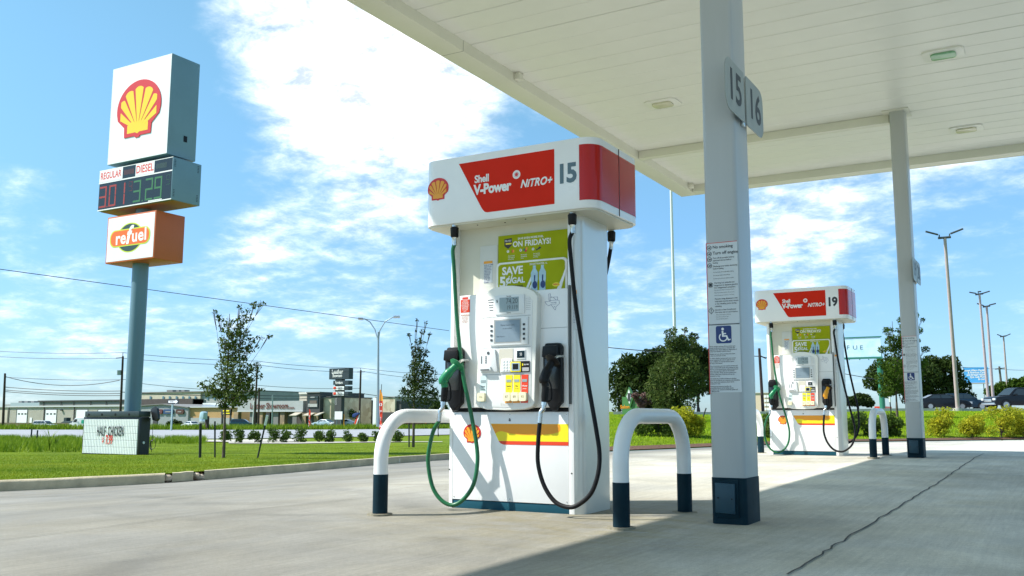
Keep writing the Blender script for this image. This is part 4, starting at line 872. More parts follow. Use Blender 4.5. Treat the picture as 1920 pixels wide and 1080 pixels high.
for u0, m in ((.34, mat('dim_red', (.10, .02, .02), .5)), (.775, mat('dim_green', (.02, .06, .05), .5))):
    b = MB()
    for i in range(9): b.box(l+u0*ws+.04+.055*i, l+u0*ws+.07+.055*i, -.4275, -.4257, top-.22*hh, top-.10*hh)
    b.build('led_row', m, f2, smooth=False)
MB().box(l+.70*ws, l+.88*ws, -.4275, -.4257, bot+.045, bot+.075).build('white_tag', WT, f2)
b = MB()
for z_ in (top-.3, bot+.12):
    for y_ in (-.34, .6):
        for i in range(5): b.box(r+.0005, r+.006, y_-.03, y_+.03, z_+.05*i, z_+.015+.05*i)
b.build('side_vents', BLACK, b2, smooth=False)
l, _ = fx(196.5, 496.5); r, top = fx(294, 393.5); _, bot = fx(288, 484); r = (r+fx(287.5, 484)[0])/2; l = (l+fx(203, 408)[0])/2
b3, f3 = cab('logo_cabinet', l, r, top, bot, 1.15, OCAB, SWHITE, .05)
mx_, mz = (l+r)/2-.02, (top+bot)/2; K2_ = mat('logo_green', (.012, .05, .045), .5); LY = mat('logo_lime', (.60, .68, .03), .5); LO = mat('logo_orange', (.80, .14, .008), .5)
y = -.4256; wh = (r-l)
MB().prism(ell(mx_, mz, .27*wh, .49, 36), y-.002, y).build('logo_disc_edge', LY, f3, smooth=False); MB().prism(ell(mx_, mz, .25*wh, .455, 36), y-.004, y-.0022).build('logo_disc', K2_, f3, smooth=False)
MB().prism(rrect(mx_-.415*wh, mx_+.415*wh, mz-.27, mz+.30, .25, 8), y-.006, y-.0042).build('logo_pill_edge', LY, f3, smooth=False); MB().prism(rrect(mx_-.395*wh, mx_+.395*wh, mz-.235, mz+.265, .22, 8), y-.008, y-.0062).build('logo_pill', LO, f3, smooth=False)
text('logo_word', 're', .58, mx_-.185*wh, y-.0095, mz+.0, WT, f3, .025, xs=.80*wh/1.9, spacing=1.05, tilt=.03); text('logo_word', 'f', .82, mx_-.035*wh, y-.011, mz+.06, WT, f3, .03, shear=.25, xs=.9); text('logo_word', 'uel', .58, mx_+.195*wh, y-.0095, mz+.03, WT, f3, .025, xs=.80*wh/1.9, spacing=1.06, tilt=.03)
MB().prism([(mx_-.02, mz+.30), (mx_+.06, mz+.30), (mx_+.02, mz+.22), (mx_+.10, mz+.22), (mx_-.02, mz+.08), (mx_+.01, mz+.18), (mx_-.05, mz+.18)][::-1], y-.0108, y-.0096).build('logo_bolt', WT, f3, smooth=False)

# ---------------------------------------------------------------- low letter board
q0 = G(205, 854, 28.6); BY = q0.y
def bx(px, py): q = AY(px, py, BY); return q.x-q0.x, q.z-q0.z
rb = thing('letter_board', 'low black framed changeable letter board advertising half chicken on the lawn', 'sign', q0)
l, zt_ = bx(159, 784); r, zt2 = bx(260, 783); lb, zb1 = bx(155, 850); rb_, zb2 = bx(256.5, 852); zt_ = (zt_+zt2)/2; zb_ = (zb1+zb2)/2; l = (l+lb)/2; r = (r+rb_)/2
BK = mat('board_black', (.010, .012, .014), .4, var=.2)
fb = MB().box(l-.05, r+.06, 0, .34, zb_-.06, zt_+.03).build('case', BK, rb, bev=.01)
hd_ = MB().box(l+.06, r+.06, -.05, .38, zt_+.032, zt_+.20).build('light_hood', mat('hood_slate', (.03, .045, .05), .4), rb, bev=.015)
for i in range(4): MB().tube([(l+.25+i*(r-l)/4, -.056, zt_+.10), (l+.25+i*(r-l)/4, -.049, zt_+.10)], .04, 10).build('hood_vent', BLACK, hd_)
pw = (r-l)/3; PANEL = mat('ribbed_panel', (.80, .83, .82), .4, var=.06, vscale=1.5)
nrow = 5; ph = (zt_-zb_-.04)/nrow
for i in range(nrow):
    za = zb_+i*ph; b = MB().box(l, r, -.012, 0, za+.003, za+ph-.003)
    n = 34
    for k in range(n): u = l+(k+.5)*(r-l)/n; b.box(u-.016, u+.016, -.022, -.0121, za+.008, za+ph-.008)
    b.build('letter_panel', PANEL, rb, smooth=False)
lw = r-l; lh = zt_-zb_
text('letters', 'HALF', .40, l+.345*lw, -.034, zt_-.385*lh, DARKT, rb, .018, xs=.40, spacing=1.15); text('letters', 'CHICKEN', .40, l+.615*lw, -.034, zt_-.385*lh, DARKT, rb, .018, xs=.40, spacing=1.08)
text('letters', '$', .22, l+.385*lw, -.034, zt_-.62*lh, REDT, rb, .02, xs=.6); text('letters', '7.99', .38, l+.50*lw, -.034, zt_-.62*lh, REDT, rb, .02, xs=.50, spacing=1.0)
for u in (l+.1, r-.05): MB().box(u-.06, u+.06, .0, .34, -.12, zb_-.06).build('foot', BK, rb)
MB().add([(r+.061, .05, zb_), (r+.061, .38, zb_), (r+.061, .38, zt_), (r+.061, .05, zt_)], [(0, 1, 2, 3)]).build('end_panel', BK, rb)
ar = MB()
ar.prism([(r+.05, zt_+.25), (r+.22, zt_+.34), (r+.34, zt_+.28), (r+.42, zt_-.02), (r+.34, zt_-.10), (r+.16, zt_-.06)][::-1], .36, .44, mi=0).build('arrow_arm', BK, rb, bev=.01)
MB().tube([(r+.065, .17, zb_+.35), (r+.075, .17, zb_+.35)], .04, 12).build('end_badge', DECAL, rb)

# ---------------------------------------------------------------- plants
BARK = mat('bark', (.10, .075, .055), .9, var=.4, vscale=12, bump=.6, bscale=30)
BARKD = mat('bark_dark', (.05, .038, .03), .9, var=.4, vscale=8)
L_OAK = leafmat('leaves_young_oak', (.038, .075, .014), (.115, .15, .03)); L_DARK = leafmat('leaves_dark_oak', (.012, .030, .006), (.055, .085, .014), .25); L_WIL = leafmat('leaves_willow', (.040, .075, .018), (.12, .155, .035))
L_SHR = leafmat('leaves_shrub', (.04, .09, .016), (.12, .18, .03)); L_YEL = leafmat('leaves_yellow_shrub', (.55, .50, .025), (.17, .24, .02)); L_PUR = leafmat('leaves_purple', (.13, .07, .07), (.22, .14, .11)); L_BRT = leafmat('leaves_bright_tree', (.085, .145, .014), (.035, .075, .01))
def leaves(centers, radii, n, size, seed, squash=1.0, shell=.35):
    rg = np.random.RandomState(seed); k = len(centers); c = np.array(centers); rr = np.array(radii); w = (rr**2)/np.sum(rr**2); idx = rg.choice(k, n, p=w)
    d = rg.randn(n, 3); d /= np.linalg.norm(d, axis=1)[:, None]; rad = rr[idx]*(shell+(1-shell)*rg.rand(n)**.6)
    p = c[idx]+d*rad[:, None]*np.array([1, 1, squash]); u = rg.randn(n, 3); u /= np.linalg.norm(u, axis=1)[:, None]; v = np.cross(u, rg.randn(n, 3)); v /= np.linalg.norm(v, axis=1)[:, None]
    s = size*(.6+.8*rg.rand(n))[:, None]; q = np.stack([p-u*s, p-v*s*.45, p+u*s, p+v*s*.45], 1); return q.reshape(-1, 3)
def leaf_mesh(name, q, m, parent):
    n = len(q)//4; me = bpy.data.meshes.new(name); me.vertices.add(4*n); me.vertices.foreach_set('co', q.reshape(-1)); me.loops.add(4*n); me.loops.foreach_set('vertex_index', np.arange(4*n)); me.polygons.add(n)
    me.polygons.foreach_set('loop_start', np.arange(n)*4); me.polygons.foreach_set('loop_total', np.full(n, 4)); me.update(); me.materials.append(m); return link(name, me, parent)
def tree(name, label, loc, blobs, nleaf, lsize, lm, bark, trunk_r, fork, group=None, seed=1, squash=.8, extra_twigs=0, cat='tree', shell=.35):
    """blobs: (x, y, z, r) clusters; a limb runs from the fork height to each of them"""
    t = thing(name, label, cat, loc, 0, group); rg = random.Random(seed); b = MB()
    top = max(z for _, _, z, _ in blobs); lean = rg.uniform(-.1, .1)
    b.tube(catmull([(0, 0, -.1), (.03*lean, 0, fork*.5), (lean*.3, 0, fork), (lean*.2, .02, (fork+top)/2), (lean*.1, 0, top*.95)], 5), [trunk_r*(1-.85*i/20) for i in range(21)], 8)
    for (x, y, z, r) in blobs:
        s0 = fork+(z-fork)*rg.uniform(.0, .45); s0 = max(fork*.85, min(s0, z)); p0 = Vector((lean*.2, 0, s0)); p1 = Vector((x, y, z)); md = p0.lerp(p1, .5)+Vector((rg.uniform(-.1, .1)*r, rg.uniform(-.1, .1)*r, .15*r))
        b.tube(catmull([p0, md, p1], 4), [trunk_r*(.45 if r > .15*top else .22)*(1-.8*i/8) for i in range(9)], 5)
        for k in range(3+extra_twigs):
            e = p1+Vector((rg.uniform(-1, 1), rg.uniform(-1, 1), rg.uniform(-.4, 1.0+.15*extra_twigs)))*r*.95; b.tube([p1.lerp(p0, .2), p1.lerp(e, .55)+Vector((0, 0, .05*r)), e], [trunk_r*.14, trunk_r*.09, trunk_r*.04], 4)
    b.build('trunk', bark, t, ang=60)
    rmax = max(bb[3] for bb in blobs); blobs = list(blobs)
    for (x, y, z, r) in list(blobs):
        if r < .55*rmax:
            for f in (.3, .6): blobs.append((x*(1-f)+rg.uniform(-.3, .3)*r, y*(1-f), z-(z-fork)*f*.45, r*.75))
    leaf_mesh('crown', leaves([bb[:3] for bb in blobs], [bb[3] for bb in blobs], nleaf, lsize, seed, squash, shell), lm, t); return t
def crown_px(cx, base_py, t, pts):
    """crown clusters given as picture points (px, py, r in px) at distance t, with some depth spread"""
    s = t/FPX; o = G(cx, base_py, t); out = []; rg = random.Random(int(cx))
    for (px, py, r) in pts:
        q = P(px, py, t+rg.uniform(-.7, .7)*r*s*1.2)-o; out.append((q.x, q.y, q.z, r*s))
    return o, out
# young oak behind the lawn, left
pts = [(432, 722, 34), (410, 720, 26), (455, 715, 26), (440, 690, 30), (420, 690, 20), (462, 735, 22), (398, 735, 16), (380, 722, 11), (430, 660, 24), (448, 650, 22), (420, 640, 14), (436, 622, 19), (455, 625, 16), (470, 640, 11), (488, 634, 8), (505, 631, 6), (428, 605, 12), (412, 596, 9), (402, 585, 6), (455, 600, 14), (462, 585, 11), (478, 572, 9), (492, 570, 7), (450, 575, 6), (478, 690, 14), (484, 705, 10), (492, 732, 6), (415, 760, 10), (446, 752, 18), (468, 656, 10), (440, 745, 22)]
o, bl = crown_px(419, 858, 24.5, pts)
tree('oak_tree', 'slender young tree with an uneven crown between the tall price sign and the street lamp', o, bl, 4000, .045, L_OAK, BARK, .045, 1.25, seed=4, extra_twigs=1)
pts = [(786, 745, 30), (765, 740, 20), (805, 742, 22), (788, 715, 27), (770, 712, 16), (806, 712, 16), (787, 688, 21), (800, 690, 14), (775, 690, 11), (786, 662, 15), (797, 662, 10), (785, 640, 9), (792, 622, 6), (776, 655, 7), (768, 628, 5), (806, 625, 5), (799, 605, 4), (782, 600, 4), (812, 700, 10), (757, 735, 9), (815, 735, 10)]
o, bl = crown_px(775, 838, 38.0, pts)
tree('oak_tree', 'narrow pointed young tree just left of the nearest pump with bare top twigs', o, bl, 3200, .056, L_DARK, BARK, .06, 1.9, seed=9, extra_twigs=2)
# shrubs of the left bed
for i, (px, py, h_) in enumerate(((420, 838, 24), (450, 837, 26), (477, 834, 26), (513, 832, 28), (537, 831, 24), (564, 829, 27), (598, 828, 24), (620, 826, 27), (654, 825, 24), (682, 824, 21), (708, 824, 22), (745, 827, 24))):
    o = G(px, py, 44+.012*(px-420)); s = 44/FPX; r = h_*s*.47; rg = random.Random(i)
    bl = [(rg.uniform(-.14, .14), rg.uniform(-.12, .12), r*(.25+rg.random()*1.6), r*rg.uniform(.5, .85)) for _ in range(8)]
    lab = ['leafy young shrub at the left end of the bed row', 'second small shrub in the bed row, right of the young tree trunk', 'third small shrub in the bed row', 'full round shrub in the bed row left of the red flag', 'narrower shrub beside the full round one in the bed row', 'tall loose shrub in the bed row below the red flag', 'small dense shrub in front of the furniture sign pole', 'taller shrub right beside the small dense one under the white board', 'spreading shrub in the bed row below the striped flag', 'low thin shrub in the bed row right of the striped flag', 'shrub nearest the street lamp in the bed row', 'small dark shrub seen through the left bollard hoop'][i]
    tree('garden_shrub', lab, o, bl, 620, .055, L_SHR, BARKD, .02, .12, 'small shrubs in the bed beside the left road', seed=20+i, cat='shrub')
# yellow green shrubs on the right bank
ylab = ['dull green shrub seen left in the hoop of the shaded bollard', 'second dull green shrub seen right in the hoop of the shaded bollard', 'tall yellow green shrub just right of the shaded bollard', 'yellow green shrub below the thin black stakes', 'green shrub between the nearest column and pump 19', 'dull shrub just right of pump 19', 'green shrub between the hoop bollard and the farther column', 'wide yellow green shrub right of the farther column', 'bright yellow green shrub below the front of the parked suv', 'tall bright yellow green shrub below the pickup nose', 'yellow green shrub cut by the right picture edge', 'green shrub seen inside the bollard hoop beside pump 19']
for i, (px, py, h_, m) in enumerate(((1196, 818, 44, 1), (1236, 817, 42, 1), (1277, 817, 50, 0), (1302, 817, 38, 0), (1442, 816, 40, 1), (1609, 816, 40, 1), (1672, 815, 40, 1), (1763, 814, 46, 0), (1822, 813, 44, 0), (1878, 811, 54, 0), (1920, 810, 48, 0), (1640, 816, 36, 1))):
    t_ = 32.0+(max(0, px-1450)/450)*2.5; o = G(px, py, t_); s = t_/FPX; h = h_*s*1.25; rg = random.Random(50+i)
    bl = [(rg.uniform(-.30, .30)*h, rg.uniform(-.25, .25)*h, h*rg.uniform(.12, .80), h*rg.uniform(.16, .28)) for _ in range(15)]
    tree('bank_shrub', ylab[i], o, bl, 3000, .040, L_YEL if m == 0 else L_SHR, BARKD, .025, .1, 'rounded shrubs in the mulch at the foot of the right bank', seed=70+i, cat='shrub')
# trees on the right
pts = [(1180, 700, 40), (1210, 695, 42), (1245, 690, 44), (1195, 730, 36), (1165, 725, 30), (1230, 735, 40), (1262, 680, 36), (1215, 672, 22), (1180, 680, 22), (1160, 745, 20), (1170, 770, 22), (1200, 765, 26), (1235, 768, 26), (1260, 765, 22), (1155, 710, 18), (1240, 668, 26), (1255, 705, 34), (1250, 740, 30)]
o, bl = crown_px(1230, 785, 84, pts); tree('oak_tree', 'broad dark tree right of the nearest pump', o, bl, 11500, .20, L_DARK, BARKD, .22, 1.2, seed=31)
pts = [(1275, 690, 40), (1300, 690, 36), (1260, 665, 26), (1290, 660, 28), (1310, 665, 22), (1325, 690, 28), (1320, 720, 28), (1290, 725, 30), (1255, 720, 26), (1335, 670, 20), (1275, 640, 16), (1300, 632, 10), (1340, 705, 25)]
o, bl = crown_px(1310, 785, 80, pts); tree('oak_tree', 'dark multi stemmed tree with open trunks left of the nearest column', o, bl, 8000, .17, L_DARK, BARKD, .18, .7, seed=32, extra_twigs=1)
pts = [(1270, 720, 34), (1262, 690, 28), (1285, 690, 28), (1270, 660, 24), (1258, 640, 14), (1282, 640, 14), (1250, 740, 20), (1290, 745, 22), (1268, 760, 18), (1262, 622, 9), (1250, 625, 6), (1285, 618, 6), (1300, 640, 8), (1240, 700, 26), (1232, 730, 26), (1245, 755, 24), (1305, 710, 22)]
o, bl = crown_px(1270, 800, 46, pts); tree('willow_tree', 'fine leaved drooping olive green tree in front of the dark trees', o, bl, 8500, .075, L_WIL, BARK, .05, 1.0, seed=33, extra_twigs=2, squash=1.1)
pts = [(1183, 735, 9), (1190, 745, 10), (1200, 735, 9), (1208, 745, 9), (1196, 752, 10)]
o, bl = crown_px(1196, 786, 58, [(p[0]+8, p[1]+7, p[2]*.85) for p in pts]); tree('purple_shrub', 'muted purple leaved bush beside the small green sign', o, bl, 900, .09, L_PUR, BARKD, .04, .5, seed=34, cat='shrub')
pts = [(1695, 720, 26), (1680, 690, 24), (1712, 700, 22), (1670, 720, 20), (1690, 660, 22), (1675, 640, 16), (1705, 640, 20), (1665, 620, 11), (1700, 612, 14), (1715, 590, 8), (1722, 620, 10), (1735, 655, 9), (1728, 680, 12), (1655, 655, 9), (1690, 600, 9), (1650, 680, 12), (1655, 710, 16), (1660, 735, 15), (1730, 600, 5)]
o, bl = crown_px(1683, 792, 48, pts); tree('oak_tree', 'tall loose green tree behind the farther column', o, bl, 8500, .062, L_BRT, BARK, .07, 1.1, seed=35, extra_twigs=1)
pts = [(1650, 700, 26), (1672, 690, 28), (1640, 715, 22), (1700, 700, 30), (1730, 705, 36), (1770, 700, 36), (1792, 722, 26), (1808, 748, 22), (1760, 735, 34), (1720, 740, 32), (1785, 750, 28), (1745, 685, 24), (1665, 725, 24), (1780, 682, 20)]
o, bl = crown_px(1735, 775, 128, pts); tree('oak_tree', 'wide dark evergreen tree behind the parked dark cars', o, bl, 16000, .24, L_DARK, BARKD, .35, 2.0, seed=36)
pts = [(1605, 752, 14), (1620, 750, 15), (1590, 752, 12), (1610, 744, 10), (1630, 756, 10)]
o, bl = crown_px(1610, 772, 100, pts); tree('dark_bush', 'round dark bush right behind pump 19', o, bl, 2500, .16, L_DARK, BARKD, .1, .5, seed=37, cat='bush')
pts = [(1860, 735, 14), (1880, 728, 16), (1900, 722, 16), (1925, 720, 18), (1890, 742, 18), (1915, 740, 18), (1870, 748, 14)]
o, bl = crown_px(1893, 770, 140, pts); tree('roadside_tree', 'bright green trees behind the black pickup', o, bl, 6000, .24, L_BRT, BARKD, .2, 1.5, seed=38)
pts = [(820, 762, 12), (830, 768, 12), (812, 770, 10)]
o, bl = crown_px(822, 790, 70, pts); tree('dark_bush', 'small dark bush between the narrow tree and the nearest pump', o, bl, 900, .11, L_DARK, BARKD, .05, .4, seed=39, cat='bush')
pts = [(660, 775, 9), (655, 768, 7), (668, 780, 8)]
o, bl = crown_px(660, 796, 200, pts); tree('dark_bush', 'small green tree behind the striped flag', o, bl, 500, .22, L_BRT, BARKD, .1, 1.2, seed=40, cat='bush')
pts = [(318, 795, 7), (326, 792, 8), (335, 795, 8), (345, 798, 6)]
o, bl = crown_px(330, 804, 205, pts); tree('dark_bush', 'low dark bushes by the gabled shop wall', o, bl, 800, .22, L_DARK, BARKD, .1, .2, seed=41, cat='bush')
# stakes beside the young trees
STK = mat('stake_green_black', (.015, .02, .02), .6)
def stake(p0, p1, label, r=.022, cap=None):
    t = thing('tree_stake', label, 'stake', p0, 0, 'metal stakes beside young trees'); v = Vector(p1)-Vector(p0)
    MB().tube([(0, 0, 0), v], r, 6).build('post', STK, t)
    if cap: MB().tube([v*.78, v*1.02], r*1.5, 6).build('white_tip', WT, t)
for a, c, lab, tt, cap in (((403, 858), (403, 790), 'black stake left of the slender young tree', 24.8, 0), ((483, 857), (501, 780), 'leaning stake with pale tip right of the slender young tree', 24.6, 1), ((767, 838), (767, 786), 'thin stake left of the narrow pointed tree', 38, 0), ((653, 798), (653, 798), '', 0, 0), ((1298, 796), (1305, 745), 'black stake with pale tip right of the drooping tree', 45, 1), ((1313, 810), (1324, 765), 'leaning black stake close to the nearest column', 40, 0), ((1672, 790), (1668, 745), 'stake with pale tip at the foot of the tall loose tree', 47, 1)):
    if tt: q = G(a[0], a[1], tt); w = P(c[0], c[1], tt); stake(q, w, lab, cap=cap, r=.022 if tt < 30 else .03)

# tall reed like weeds at the left
for i, (px, t_, n, hh_, lab) in enumerate(((92, 33, 16, 1.15, 'tall yellow green reedy weed rising above the others at the left'), (104, 35, 12, .8, 'shorter dark leaved weed clump right of the tall reedy weed'))):
    o = G(px, 850, t_); th_ = thing('tall_weed', lab, 'weed', o, 0); rg = random.Random(i); b = MB()
    for k in range(n):
        a = rg.uniform(0, 2*pi); h = hh_*rg.uniform(.5, 1.0); l = rg.uniform(.15, .5)*h; d = Vector((cos(a), sin(a), 0)); w = Vector((-sin(a), cos(a), 0))*.022; pts = [Vector((0, 0, 0))+d*l*u*u+Vector((0, 0, h*(u-.28*u**3))) for u in (0, .25, .5, .75, 1)]
        vs = []
        for j, p in enumerate(pts): f = 1-j/4.3; vs += [p-w*f, p+w*f]
        b.add(vs, [(2*j, 2*j+1, 2*j+3, 2*j+2) for j in range(4)])
    b.build('blades', GL3 if i == 0 else L_SHR, th_, smooth=False)
# ---------------------------------------------------------------- buildings across the road
def corr(name, col, scale):
    m = bpy.data.materials.new(name); m.use_nodes = True; nt = m.node_tree; N = nt.nodes; K = nt.links; b = N['Principled BSDF']
    tc = N.new('ShaderNodeTexCoord'); w = N.new('ShaderNodeTexWave'); w.wave_type = 'BANDS'; w.bands_direction = 'X'; w.inputs['Scale'].default_value = scale; w.inputs['Distortion'].default_value = 0; K.new(tc.outputs['Object'], w.inputs[0])
    bp = N.new('ShaderNodeBump'); bp.inputs['Strength'].default_value = 1; bp.inputs['Distance'].default_value = .12; K.new(w.outputs[0], bp.inputs['Height']); K.new(bp.outputs[0], b.inputs['Normal'])
    n = N.new('ShaderNodeTexNoise'); n.inputs['Scale'].default_value = .5; K.new(tc.outputs['Object'], n.inputs[0]); mx = N.new('ShaderNodeMix'); mx.data_type = 'RGBA'; K.new(n.outputs[0], mx.inputs[0]); mx.inputs[6].default_value = (*col, 1); mx.inputs[7].default_value = (*[c*.8 for c in col], 1); K.new(mx.outputs[2], b.inputs['Base Color']); b.inputs['Roughness'].default_value = .5; return m
def stone(name, c1, c2, sc=.9):
    m = bpy.data.materials.new(name); m.use_nodes = True; nt = m.node_tree; N = nt.nodes; K = nt.links; b = N['Principled BSDF']
    tc = N.new('ShaderNodeTexCoord'); v = N.new('ShaderNodeTexVoronoi'); v.inputs['Scale'].default_value = sc; K.new(tc.outputs['Object'], v.inputs[0]); mx = N.new('ShaderNodeMix'); mx.data_type = 'RGBA'
    sp = N.new('ShaderNodeSeparateColor'); K.new(v.outputs['Color'], sp.inputs[0]); K.new(sp.outputs[0], mx.inputs[0]); mx.inputs[6].default_value = (*c1, 1); mx.inputs[7].default_value = (*c2, 1); K.new(mx.outputs[2], b.inputs['Base Color']); b.inputs['Roughness'].default_value = .9; return m
MTLB = corr('ribbed_metal_beige', (.58, .55, .46), 1.6); MTLG = corr('ribbed_metal_grey', (.42, .45, .46), 1.4); MTLT = corr('ribbed_metal_tan', (.66, .42, .18), 1.6); WHD = mat('overhead_door_white', (.78, .80, .80), .4)
DBR = mat('dark_brown_wall', (.07, .055, .05), .7, var=.2, vscale=.4); LGW = mat('light_grey_wall', (.34, .35, .35), .8, var=.12, vscale=.3); BEI = mat('beige_stucco', (.50, .45, .36), .9, var=.1, vscale=.3); GRW = mat('grey_stucco', (.19, .19, .185), .9, var=.1, vscale=.4); CHA = mat('charcoal_wall', (.045, .048, .05), .7); STW = stone('pale_stone', (.60, .55, .42), (.38, .32, .22)); STB = stone('brown_stone', (.36, .26, .15), (.18, .14, .10)); ROOFM = mat('metal_roof', (.50, .52, .52), .5)
class Bld:
    def __init__(s, name, label, px, py, t, depth=14, cat='building', zdrop=0):
        s.o = G(px, py, t); s.Y = s.o.y; s.t = thing(name, label, cat, s.o); s.d = depth
    def X(s, px, py=780): return AY(px, py, s.Y).x-s.o.x
    def Z(s, px, py): return AY(px, py, s.Y).z-s.o.z
    def wall(s, pl, pr, top, m, name='wall', y0=0, y1=None, bot=None, parent=None):
        xa, xb = s.X(pl), s.X(pr); pm = (pl+pr)/2; zt = s.Z(pm, top); zb = -1.0 if bot is None else s.Z(pm, bot)
        return MB().box(xa, xb, y0, s.d if y1 is None else y1, zb, zt).build(name, m, parent or s.t)
    def panel(s, pl, pr, top, bot, m, name, y=-.12, parent=None, th=.1):
        return s.wall(pl, pr, top, m, name, y, y+th, bot, parent)
# long beige workshop with roll-up doors
b = Bld('metal_workshop', 'long beige metal workshop with white roll up doors at the far left', 120, 792, 262, 16)
b.wall(17, 262, 763, MTLB); w = b.X(14); MB().prism([(b.X(14), b.Z(120, 763)), (b.X(262), b.Z(120, 763)), (b.X(262), b.Z(120, 760.5)), (b.X(14), b.Z(120, 760.5))], -.4, 17).build('roof', ROOFM, b.t)
for p in (16.5, 82.5, 139): b.panel(p-.6, p+.6, 763, 800, DBR, 'corner_trim', -.15)
for pl, pr, win in ((32, 51.5, 1), (85.5, 106.5, 1), (143, 164.5, 0), (184, 208, 0)):
    b.panel(pl-1.2, pr, 767.2, 795, CHA, 'door_opening', -.10, th=.08); d = b.panel(pl+.6, pr-.2, 768.5, 795, WHD, 'roll_up_door', -.16, th=.05)
    for k in range(3 if win else 0): p_ = pl+2.4+k*(pr-pl-3.5)/2.6; b.panel(p_, p_+3.6, 774.6, 777.4, GLASSD, 'pane', -.20, d, .03)
b.panel(57, 61, 783, 795, WHD, 'side_door', -.14, th=.06)
MB().box(b.X(115), b.X(117.5), -.6, -.1, b.Z(116, 770), b.Z(116, 767.5)).build('wall_lamp', CHA, b.t)
b = Bld('tan_shed', 'tan shed cut by the left picture edge', -10, 793, 292, 2); b.wall(-60, 13.5, 764, BEI); b.wall(-60, 14, 762.5, ROOFM, 'roof', -.4, 2.2, 764)
# fence and fill under it
b = Bld('board_fence', 'low brown board fence in front of the beige workshop', 50, 808, 205, .1, 'fence')
FEN = corr('fence_boards', (.26, .20, .12), 3.0); b.wall(-60, 130, 792.5, FEN, 'boards', 0, .1)
b = Bld('dark_container', 'dark green dumpster between the fence and the white van', 116, 806, 200, 5, 'dumpster'); DG = mat('dumpster_green', (.015, .035, .03), .6)
MB().prism([(b.X(104), -.5), (b.X(137), -.5), (b.X(135), b.Z(120, 792)), (b.X(120), b.Z(120, 789.5)), (b.X(106), b.Z(120, 797))][::-1], 0, 4).build('bin', DG, b.t, bev=.05)
MB().box(b.X(112), b.X(117), 1.0, 2.0, b.Z(115, 790), b.Z(115, 783)).build('upright_box', DG, b.t)
# long dark roofed hall behind
b = Bld('dark_hall', 'long low hall with dark roof edge rising behind the workshop', 220, 780, 300, 5)
b.wall(72, 361, 751, mat('hall_wall', (.22, .22, .21), .8), 'wall'); b.wall(262, 361, 748, DBR, 'upper_wall', -.3, 4, 760); b.wall(71, 258, 750, CHA, 'roof_edge', -.5, 5.2, 752.3)
for p in (81, 114, 137.5, 169.5, 198.5): b.panel(p-.5, p+.5, 752, 765, CHA, 'pilaster', -.3)
# hotel far behind
b = Bld('hotel_block', 'pale flat roofed hotel block with small windows far behind the shops', 370, 785, 420, 30)
b.wall(262, 374, 735, BEI); b.wall(374, 480, 734, LGW, 'wall', 1.0)
b.wall(262, 480, 733.5, GRW, 'roof_edge', -.5, 30, 735.3)
for rr, py in enumerate((743, 755)):
    for p in (281, 305, 317, 330, 342, 354, 365.5, 385, 398, 412, 440, 455): b.panel(p-1.5, p+1.8, py, py+6.5, mat('blue_window', (.05, .14, .20), .1, spec=.8), 'window', -.3 if p < 374 else .7)
for p, wd in ((299, 11), (314, 5), (324, 6)): MB().box(b.X(p-wd/2), b.X(p+wd/2), 5, 8, b.Z(p, 734), b.Z(p, 730.7)).build('roof_unit', GRW, b.t)
b = Bld('far_plant', 'low blue grey plant building with roof units far off at the left', 50, 790, 480, 20); b.wall(18, 72, 755, mat('far_blue_grey', (.32, .40, .44), .8)); b.wall(0, 20, 758, LGW, 'wall', 1)
for p in (22, 33, 45, 60): MB().box(b.X(p-3), b.X(p+3), 4, 8, b.Z(p, 756), b.Z(p, 751.8)).build('roof_unit', GRW, b.t)
# gabled shop
b = Bld('gabled_shop', 'pale grey gabled metal shop with three oval signs', 310, 803, 222, 14)
xa, xb = b.X(250), b.X(352.5); MB().prism([(xa, -1), (xb, -1), (xb, b.Z(352, 764.5)), (b.X(305), b.Z(305, 758.5)), (xa, b.Z(250, 762))][::-1], 0, 14).build('wall', MTLG, b.t)
MB().prism([(xa-.3, b.Z(250, 762)), (b.X(305), b.Z(305, 758.5)), (xb+.3, b.Z(352, 764.5)), (xb+.3, b.Z(352, 763)), (b.X(305), b.Z(305, 757)), (xa-.3, b.Z(250, 760.6))][::-1], -.4, 14.4).build('roof', GRW, b.t)
b.panel(288, 296.5, 781, 804, CHA, 'door')
for pl, pr, cc, wd in ((287, 306, (.12, .03, .03), 'GLASS'), (308, 326, (.02, .06, .16), 'TINT'), (331, 346, (.08, .03, .02), 'BBQ')):
    q = MB().prism(rrect(b.X(pl), b.X(pr), b.Z((pl+pr)/2, 776), b.Z((pl+pr)/2, 767.5), .45 if wd != 'TINT' else .1), -.35, -.1).build('wall_sign', mat('shop_sign_'+wd.lower(), cc, .5), b.t)
    MB().prism(rrect(b.X(pl+4), b.X(pr-4), b.Z((pl+pr)/2, 773), b.Z((pl+pr)/2, 771), .1), -.40, -.352).build('sign_band', mat('sign_band', (.28, .26, .25), .6), q)
